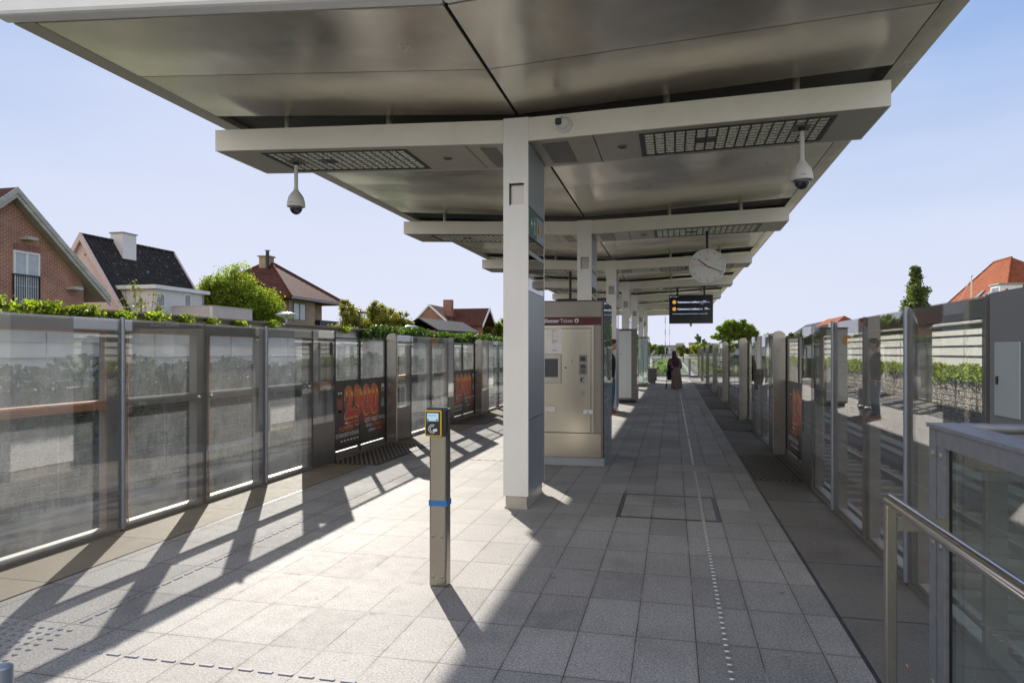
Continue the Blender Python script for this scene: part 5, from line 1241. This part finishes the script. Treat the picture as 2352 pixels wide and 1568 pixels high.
# bushes and verge beyond the platform end
rr=random.Random(77)
def bush(x,y,r,h,m,lab,sd,n=1800,s=.07,z=-.9): return tree('bush',lab,(x,y,z),h,rc(sd,5,0,0,h*.55,r*.6,r*.6,h*.25,r*.4,r*.6),n,s,m,.05,sd,cat='bush')
for i,(x,y,r,h) in enumerate([(-3.0,49,.9,1.7),(-2.0,50.5,.9,1.5),(-1.2,49.5,.7,1.7),(-.4,51,.8,1.3),(-2.6,53,1.,1.5),(-1.5,55,1.,1.4),(-.3,57,.7,1.1),(-2.2,60,1.,1.3)]): bush(x,y,r,h,m_mid if i%2 else m_will,'green bush between the two tracks, '+ORD[i]+' from the platform end',60+i)
ivy_band('verge_plants',5.3,48,150,lambda y:(-.9,.35+wob(y,.25)),55,.085,leafmat('verge_leaves',(.09,.13,.012),(.30,.33,.03),.4),'bright yellow green plants along the right verge beyond the platform',70,.8,cat='plants')
ivy_band('verge_plants',-8.4,48,150,lambda y:(-.9,.65+wob(y,.15)),60,.085,m_dk,'dark hedge plants along the left verge beyond the platform',71,.5,cat='plants')
ivy_band('verge_plants',-1.6,62,190,lambda y:(-.9,-.4+wob(y,.2)),25,.09,m_mid,'low green plants between the tracks far beyond the platform',72,1.6,cat='plants')
# ================================================================== PEOPLE
def remesh(o,vox=.009,sm=4):
    r=o.modifiers.new('remesh','REMESH'); r.mode='VOXEL'; r.voxel_size=vox; r.use_smooth_shade=True
    s_=o.modifiers.new('smooth','SMOOTH'); s_.iterations=sm; s_.factor=.5; return o
def chain(b,pts,n=14):
    """pts: (x,y,z,rx,ry) rings lofted with horizontal-ish sections following the path"""
    rings=[]
    P=[Vector(p[:3]) for p in pts]
    for i,p in enumerate(pts):
        d=(P[min(i+1,len(P)-1)]-P[max(i-1,0)]).normalized()
        ax=Vector((1,0,0)); 
        if abs(d.x)>.8: ax=Vector((0,0,1))
        v2=d.cross(ax).normalized(); u2=v2.cross(d).normalized()
        rings.append([tuple(P[i]+u2*math.cos(2*math.pi*k/n)*p[3]+v2*math.sin(2*math.pi*k/n)*p[4]) for k in range(n)])
    b.loft(rings); return b
M['skin']=pm('skin',(.50,.27,.19),.5,0,.05,12); M['hair']=pm('brown_hair',(.06,.032,.018),.55,0,.35,40,.5,90,(1,1,.4))
M['shirt']=pm('black_sweater',(.012,.012,.015),.9,0,.15,8,.3,60); M['jeans']=pm('blue_jeans',(.045,.10,.17),.85,0,.2,7,.3,120)
M['shoe']=pm('red_shoes',(.25,.03,.02),.6,0,.1); M['sole']=pm('pale_shoe_sole',(.55,.30,.2),.6,0,.1)
# young man, facing +X, standing relaxed; faces the right
p=thing('person','person with brown hair, black sweater, jeans and red shoes, half hidden behind ticket machine','person',(-1.575,18.05,0))
b=MB()
for sy in (-1,1):
    chain(b,[(-.02,sy*.09,.06,.045,.04),(.0,sy*.09,.12,.042,.042),(.02,sy*.09,.32,.058,.055),(.045,sy*.092,.50,.056,.055),(.04,sy*.095,.58,.065,.062),(.03,sy*.098,.75,.080,.075),(.015,sy*.09,.93,.092,.085)])
    chain(b,[(-.035,sy*.09,.05,.036,.036),(.03,sy*.092,.045,.036,.030),(.11,sy*.095,.035,.040,.022),(.155,sy*.095,.028,.026,.016)])
    # arms: upper arm back, forearm forward, hand at the front pocket
    chain(b,[(-.01,sy*.185,1.50,.052,.048),(-.035,sy*.225,1.38,.050,.046),(-.045,sy*.24,1.20,.042,.038),(-.03,sy*.235,1.13,.040,.037),(.015,sy*.215,1.00,.034,.031),(.045,sy*.19,.92,.026,.026)])
    chain(b,[(.045,sy*.19,.93,.024,.026),(.060,sy*.178,.885,.022,.042),(.068,sy*.170,.845,.017,.040)])
    for k,(l,o) in enumerate(((.062,-.030),(.072,-.010),(.068,.010),(.052,.029))):
        chain(b,[(.068+.0,sy*(.170)+o,.85,.0095,.0095),(.078,sy*.168+o,.85-l*.5,.009,.009),(.070,sy*.165+o,.85-l,.008,.008)],8)
    chain(b,[(.060,sy*.178-sy*.03,.895,.011,.011),(.083,sy*.15-sy*.02,.865,.010,.010),(.092,sy*.145-sy*.018,.835,.008,.008)],8)
chain(b,[(.0,0,.88,.10,.145),(.005,0,.98,.105,.155),(.015,0,1.10,.10,.135),(.02,0,1.25,.112,.155),(.01,0,1.38,.118,.175),(-.01,0,1.48,.105,.185),(-.015,0,1.535,.075,.13),(-.005,0,1.57,.055,.065)],18)
chain(b,[(-.01,0,1.54,.058,.058),(.015,0,1.62,.052,.052),(.03,0,1.68,.054,.052)])
def hd(q):
    if q.z<0: q.x*=1+.10*q.z/.12*0; q.y*=1+q.z*1.9; q.x=q.x*(1+q.z*1.0)+max(0,-q.z)*.20
    return q
hc=(.055,0,1.785)
b.ball(hc,(.104,.080,.128),22,16,fn=hd)
# face: brow, nose, lips, chin, ears
chain(b,[(hc[0]+.086,0,1.800,.012,.011),(hc[0]+.104,0,1.775,.013,.012),(hc[0]+.119,0,1.755,.015,.015),(hc[0]+.096,0,1.742,.013,.017)],8)
b.ball((hc[0]+.090,0,1.722),(.014,.026,.008),10,6); b.ball((hc[0]+.088,0,1.711),(.013,.022,.007),10,6); b.ball((hc[0]+.080,0,1.685),(.024,.028,.020),10,6); b.ball((hc[0]+.080,0,1.815),(.020,.055,.012),10,6)
for sy in (-1,1): b.ball((hc[0]-.012,sy*.082,1.775),(.020,.012,.034),10,6); b.ball((hc[0]+.05,sy*.045,1.755),(.034,.022,.03),8,6)
bd=remesh(b.build('body',M['skin'],p),.0075,3)
e=MB()
for sy in (-1,1): e.ball((hc[0]+.088,sy*.034,1.792),(.010,.013,.008),10,6)
e.build('eyes',M['white'],p); e=MB()
for sy in (-1,1): e.ball((hc[0]+.0945,sy*.034,1.792),(.005,.0055,.0055),8,6)
e.build('iris',M['hair'],p)
e=MB()
for sy in (-1,1): chain(e,[(hc[0]+.095,sy*.016,1.812,.004,.004),(hc[0]+.096,sy*.035,1.817,.005,.005),(hc[0]+.084,sy*.055,1.812,.003,.003)],6)
e.build('eyebrows',M['hair'],p); MB().ball((hc[0]+.1005,0,1.7165),(.004,.020,.0028),10,6).build('mouth',M['shoe'],p)
h=MB(); h.ball((hc[0]-.014,0,1.83),(.112,.092,.100),20,12); h.ball((hc[0]-.055,0,1.775),(.062,.080,.085),14,10)
rg=random.Random(4)
for k in range(46):
    a=rg.uniform(0,6.28); r_=rg.uniform(.2,1); x,y=hc[0]-.012+math.cos(a)*.09*r_,math.sin(a)*.075*r_; z=1.83+.095*math.sqrt(max(0,1-r_*r_*.8)); h.tube((x,y,z-.02),(x+.04+rg.uniform(-.01,.03),y+rg.uniform(-.02,.02),z+rg.uniform(-.02,.018)),.014,.005,6)
h.ball((hc[0]+.074,0,1.868),(.036,.055,.026),12,8)
remesh(h.build('hair',M['hair'],p),.008,2)
c=MB(); chain(c,[(.002,0,.925,.112,.165),(.005,0,.98,.114,.166),(.015,0,1.10,.112,.150),(.02,0,1.25,.124,.168),(.01,0,1.38,.130,.188),(-.01,0,1.48,.118,.198),(-.015,0,1.545,.088,.14),(-.003,0,1.585,.066,.075)],20)
for sy in (-1,1): chain(c,[(-.01,sy*.18,1.505,.066,.062),(-.035,sy*.228,1.38,.064,.060),(-.045,sy*.244,1.20,.056,.052),(-.03,sy*.238,1.12,.053,.050),(.015,sy*.217,1.00,.045,.042),(.040,sy*.195,.935,.040,.038)])
remesh(c.build('sweater',M['shirt'],p),.009,3)
c=MB(); chain(c,[(.0,0,.86,.112,.165),(.0,0,.90,.112,.160),(.0,0,.945,.108,.156)],18)
for sy in (-1,1): chain(c,[(-.005,sy*.09,.085,.070,.062),(.0,sy*.09,.14,.064,.060),(.02,sy*.09,.32,.074,.068),(.045,sy*.092,.50,.072,.070),(.04,sy*.095,.60,.080,.076),(.03,sy*.095,.75,.094,.088),(.012,sy*.085,.90,.108,.092)])
remesh(c.build('jeans',M['jeans'],p),.009,3)
for sy in (-1,1):
    c=MB(); chain(c,[(-.075,sy*.09,.062,.02,.030),(-.06,sy*.09,.062,.050,.040),(-.02,sy*.09,.070,.055,.046),(.05,sy*.092,.055,.042,.044),(.12,sy*.095,.040,.032,.046),(.175,sy*.096,.032,.022,.030)]); so_=remesh(c.build('shoe',M['shoe'],p),.008,2)
    MB().prism([(-.085,sy*.09-.035),(.08,sy*.09-.047),(.16,sy*.09-.04),(.195,sy*.09),(.16,sy*.09+.045),(.08,sy*.09+.047),(-.085,sy*.09+.035)],.022,'z',0).build('sole',M['sole'],so_)
# woman seen from behind, walking away with a pushchair
p=thing('person','person seen from behind in long brown purple robe and dark headscarf walking away','person',(.16,30.4,0))
M['robe']=pm('mottled_brown_purple_robe',(.16,.11,.10),.9,0,.45,18,.4,40); M['scarf']=pm('dark_purple_scarf',(.045,.018,.030),.85,0,.25,10,.3,30); M['robet']=pm('taupe_sleeve',(.20,.155,.13),.9,0,.25,14)
b=MB()
for sx in (-1,1):
    y=.10*sx
    chain(b,[(sx*.09,y-.03,.05,.038,.04),(sx*.09,y,.14,.038,.038),(sx*.09,y*.7+.02,.42,.05,.05),(sx*.09,.0,.78,.075,.075),(sx*.07,0,.85,.08,.09)])
    chain(b,[(sx*.09,y-.07,.04,.03,.03),(sx*.09,y+.02,.035,.034,.026),(sx*.09,y+.11,.02,.026,.014)])
    chain(b,[(-.08+sx*.165,0,1.28,.045,.045),(-.08+sx*.21,.02,1.12,.042,.042),(-.08+sx*.23,.05,.98,.036,.036),(-.08+sx*.20,.22,.92,.030,.030),(-.08+sx*.17,.34,.93,.024,.024)])
    chain(b,[(-.08+sx*.17,.33,.93,.030,.020),(-.08+sx*.165,.40,.92,.036,.014)])
    for k in range(4): chain(b,[(-.08+sx*.165+(k-1.5)*.018,.40,.925,.008,.008),(-.08+sx*.165+(k-1.5)*.018,.43,.91-.003*k,.008,.008),(-.08+sx*.165+(k-1.5)*.018,.42,.885,.007,.007)],8)
    chain(b,[(-.08+sx*.14,.35,.925,.009,.009),(-.08+sx*.13,.385,.905,.008,.008),(-.08+sx*.135,.41,.89,.007,.007)],8)
chain(b,[(0,0,.80,.13,.11),(0,0,.95,.125,.10),(-.03,0,1.1,.12,.095),(-.07,0,1.25,.155,.10),(-.08,0,1.32,.12,.08),(-.09,0,1.37,.05,.05),(-.095,.01,1.46,.05,.05)],16)
b.ball((-.10,.02,1.53),(.075,.09,.11),16,12); b.ball((-.10,.115,1.52),(.012,.016,.02),8,6); 
for sx in (-1,1): b.ball((-.10+sx*.076,.02,1.53),(.010,.018,.03),8,6)
remesh(b.build('body',M['skin'],p),.009,2)
c=MB()
rings=[]
rgw=random.Random(8)
for z,cx_,rx,ry in ((.045,.015,.235,.20),(.10,.012,.232,.20),(.35,.005,.215,.185),(.6,-.01,.20,.17),(.85,-.03,.185,.155),(1.0,-.05,.19,.145),(1.12,-.07,.215,.14),(1.24,-.08,.205,.125),(1.32,-.085,.15,.10),(1.38,-.09,.07,.07)):
    n=48; rings.append([(cx_+rx*math.cos(2*math.pi*k/n)*(1+.045*math.sin(k*2*math.pi/n*9+z*1.5)*max(0,1-z*.8)),ry*math.sin(2*math.pi*k/n)*(1+.06*math.sin(k*2*math.pi/n*9+z*1.5)*max(0,1-z*.8)),z) for k in range(n)])
c.loft(rings); c.build('robe',M['robe'],p)
for sx in (-1,1):
    c=MB(); chain(c,[(-.08+sx*.14,0,1.31,.075,.07),(-.08+sx*.215,.01,1.18,.078,.07),(-.08+sx*.25,.03,1.02,.075,.068),(-.08+sx*.235,.10,.93,.07,.065),(-.08+sx*.20,.24,.93,.055,.05)]); remesh(c.build('sleeve',M['robet'],p),.01,3)
c=MB(); c.ball((-.10,.0,1.545),(.096,.112,.118),18,12); chain(c,[(-.10,-.02,1.49,.088,.095),(-.09,-.02,1.40,.10,.10),(-.075,-.04,1.32,.16,.11),(-.05,-.07,1.22,.17,.10),(-.03,-.09,1.08,.15,.085),(-.02,-.09,.96,.11,.06),(-.01,-.09,.90,.05,.04)],18)
remesh(c.build('headscarf',M['scarf'],p),.011,4)
for sx in (-1,1): 
    c=MB(); chain(c,[(sx*.09,sx*.10-.10,.045,.02,.02),(sx*.09,sx*.10-.06,.05,.042,.04),(sx*.09,sx*.10+.03,.045,.044,.036),(sx*.09,sx*.10+.12,.03,.034,.022)]); remesh(c.build('shoe',M['shirt'],p),.009,2)
t=thing('shoulder_bag','black shoulder bag on the hip of the robed person','bag',(-.10,30.24,.93))
MB().box(-.11,.10,-.05,.05,-.12,.12).build('bag_body',M['shirt'],t,bevel=.03); MB().path([(-.08,0,.10),(-.06,.02,.30),(.02,.03,.42)],.012).build('strap',M['shirt'],t); MB().box(.06,.09,-.062,-.051,.02,.07).build('buckle',M['white'],t)
t=thing('pushchair','black four wheeled pushchair in front of the robed person','pushchair',(-.06,30.95,0))
for x in (-.22,.26):
    for y in (-.30,.35):
        w_=MB().lathe([(.055,-.018),(.095,-.022),(.105,0),(.095,.022),(.055,.018),(.055,-.018)],(x,y,.105),20,'x').build('wheel',M['blackp'],t); MB().lathe([(0,-.012),(.05,-.014),(.05,.014),(0,.012)],(x,y,.105),14,'x').build('hub',M['stud'],w_)
b=MB()
for x in (-.19,.23): b.path([(x,-.30,.11),(x,-.05,.55),(x,-.34,.93)],.014); b.path([(x,.35,.11),(x,-.05,.55)],.014); b.path([(x,-.30,.11),(x,.35,.11)],.012)
b.tube((-.19,-.34,.93),(.23,-.34,.93),.016); b.build('frame',M['blackp'],t)
b=MB(); b.hexa([(-.17,-.10,.40),(.21,-.10,.40),(.21,.22,.36),(-.17,.22,.36)],[(-.17,-.10,.46),(.21,-.10,.46),(.21,.22,.42),(-.17,.22,.42)]); b.hexa([(-.17,-.20,.80),(.21,-.20,.80),(.21,-.11,.42),(-.17,-.11,.42)],[(-.17,-.15,.82),(.21,-.15,.82),(.21,-.06,.44),(-.17,-.06,.44)]); b.build('seat',M['shirt'],t)
b=MB(); b.ball((.02,.02,.70),(.20,.22,.20),16,10); b.build('hood',M['shirt'],t)
# group repeats sharing one kind
for o in list(COL.objects):
    if o.parent is None and o.type in('EMPTY','MESH') and 'kind' not in o and 'category' not in o: print('NO CATEGORY',o.name)
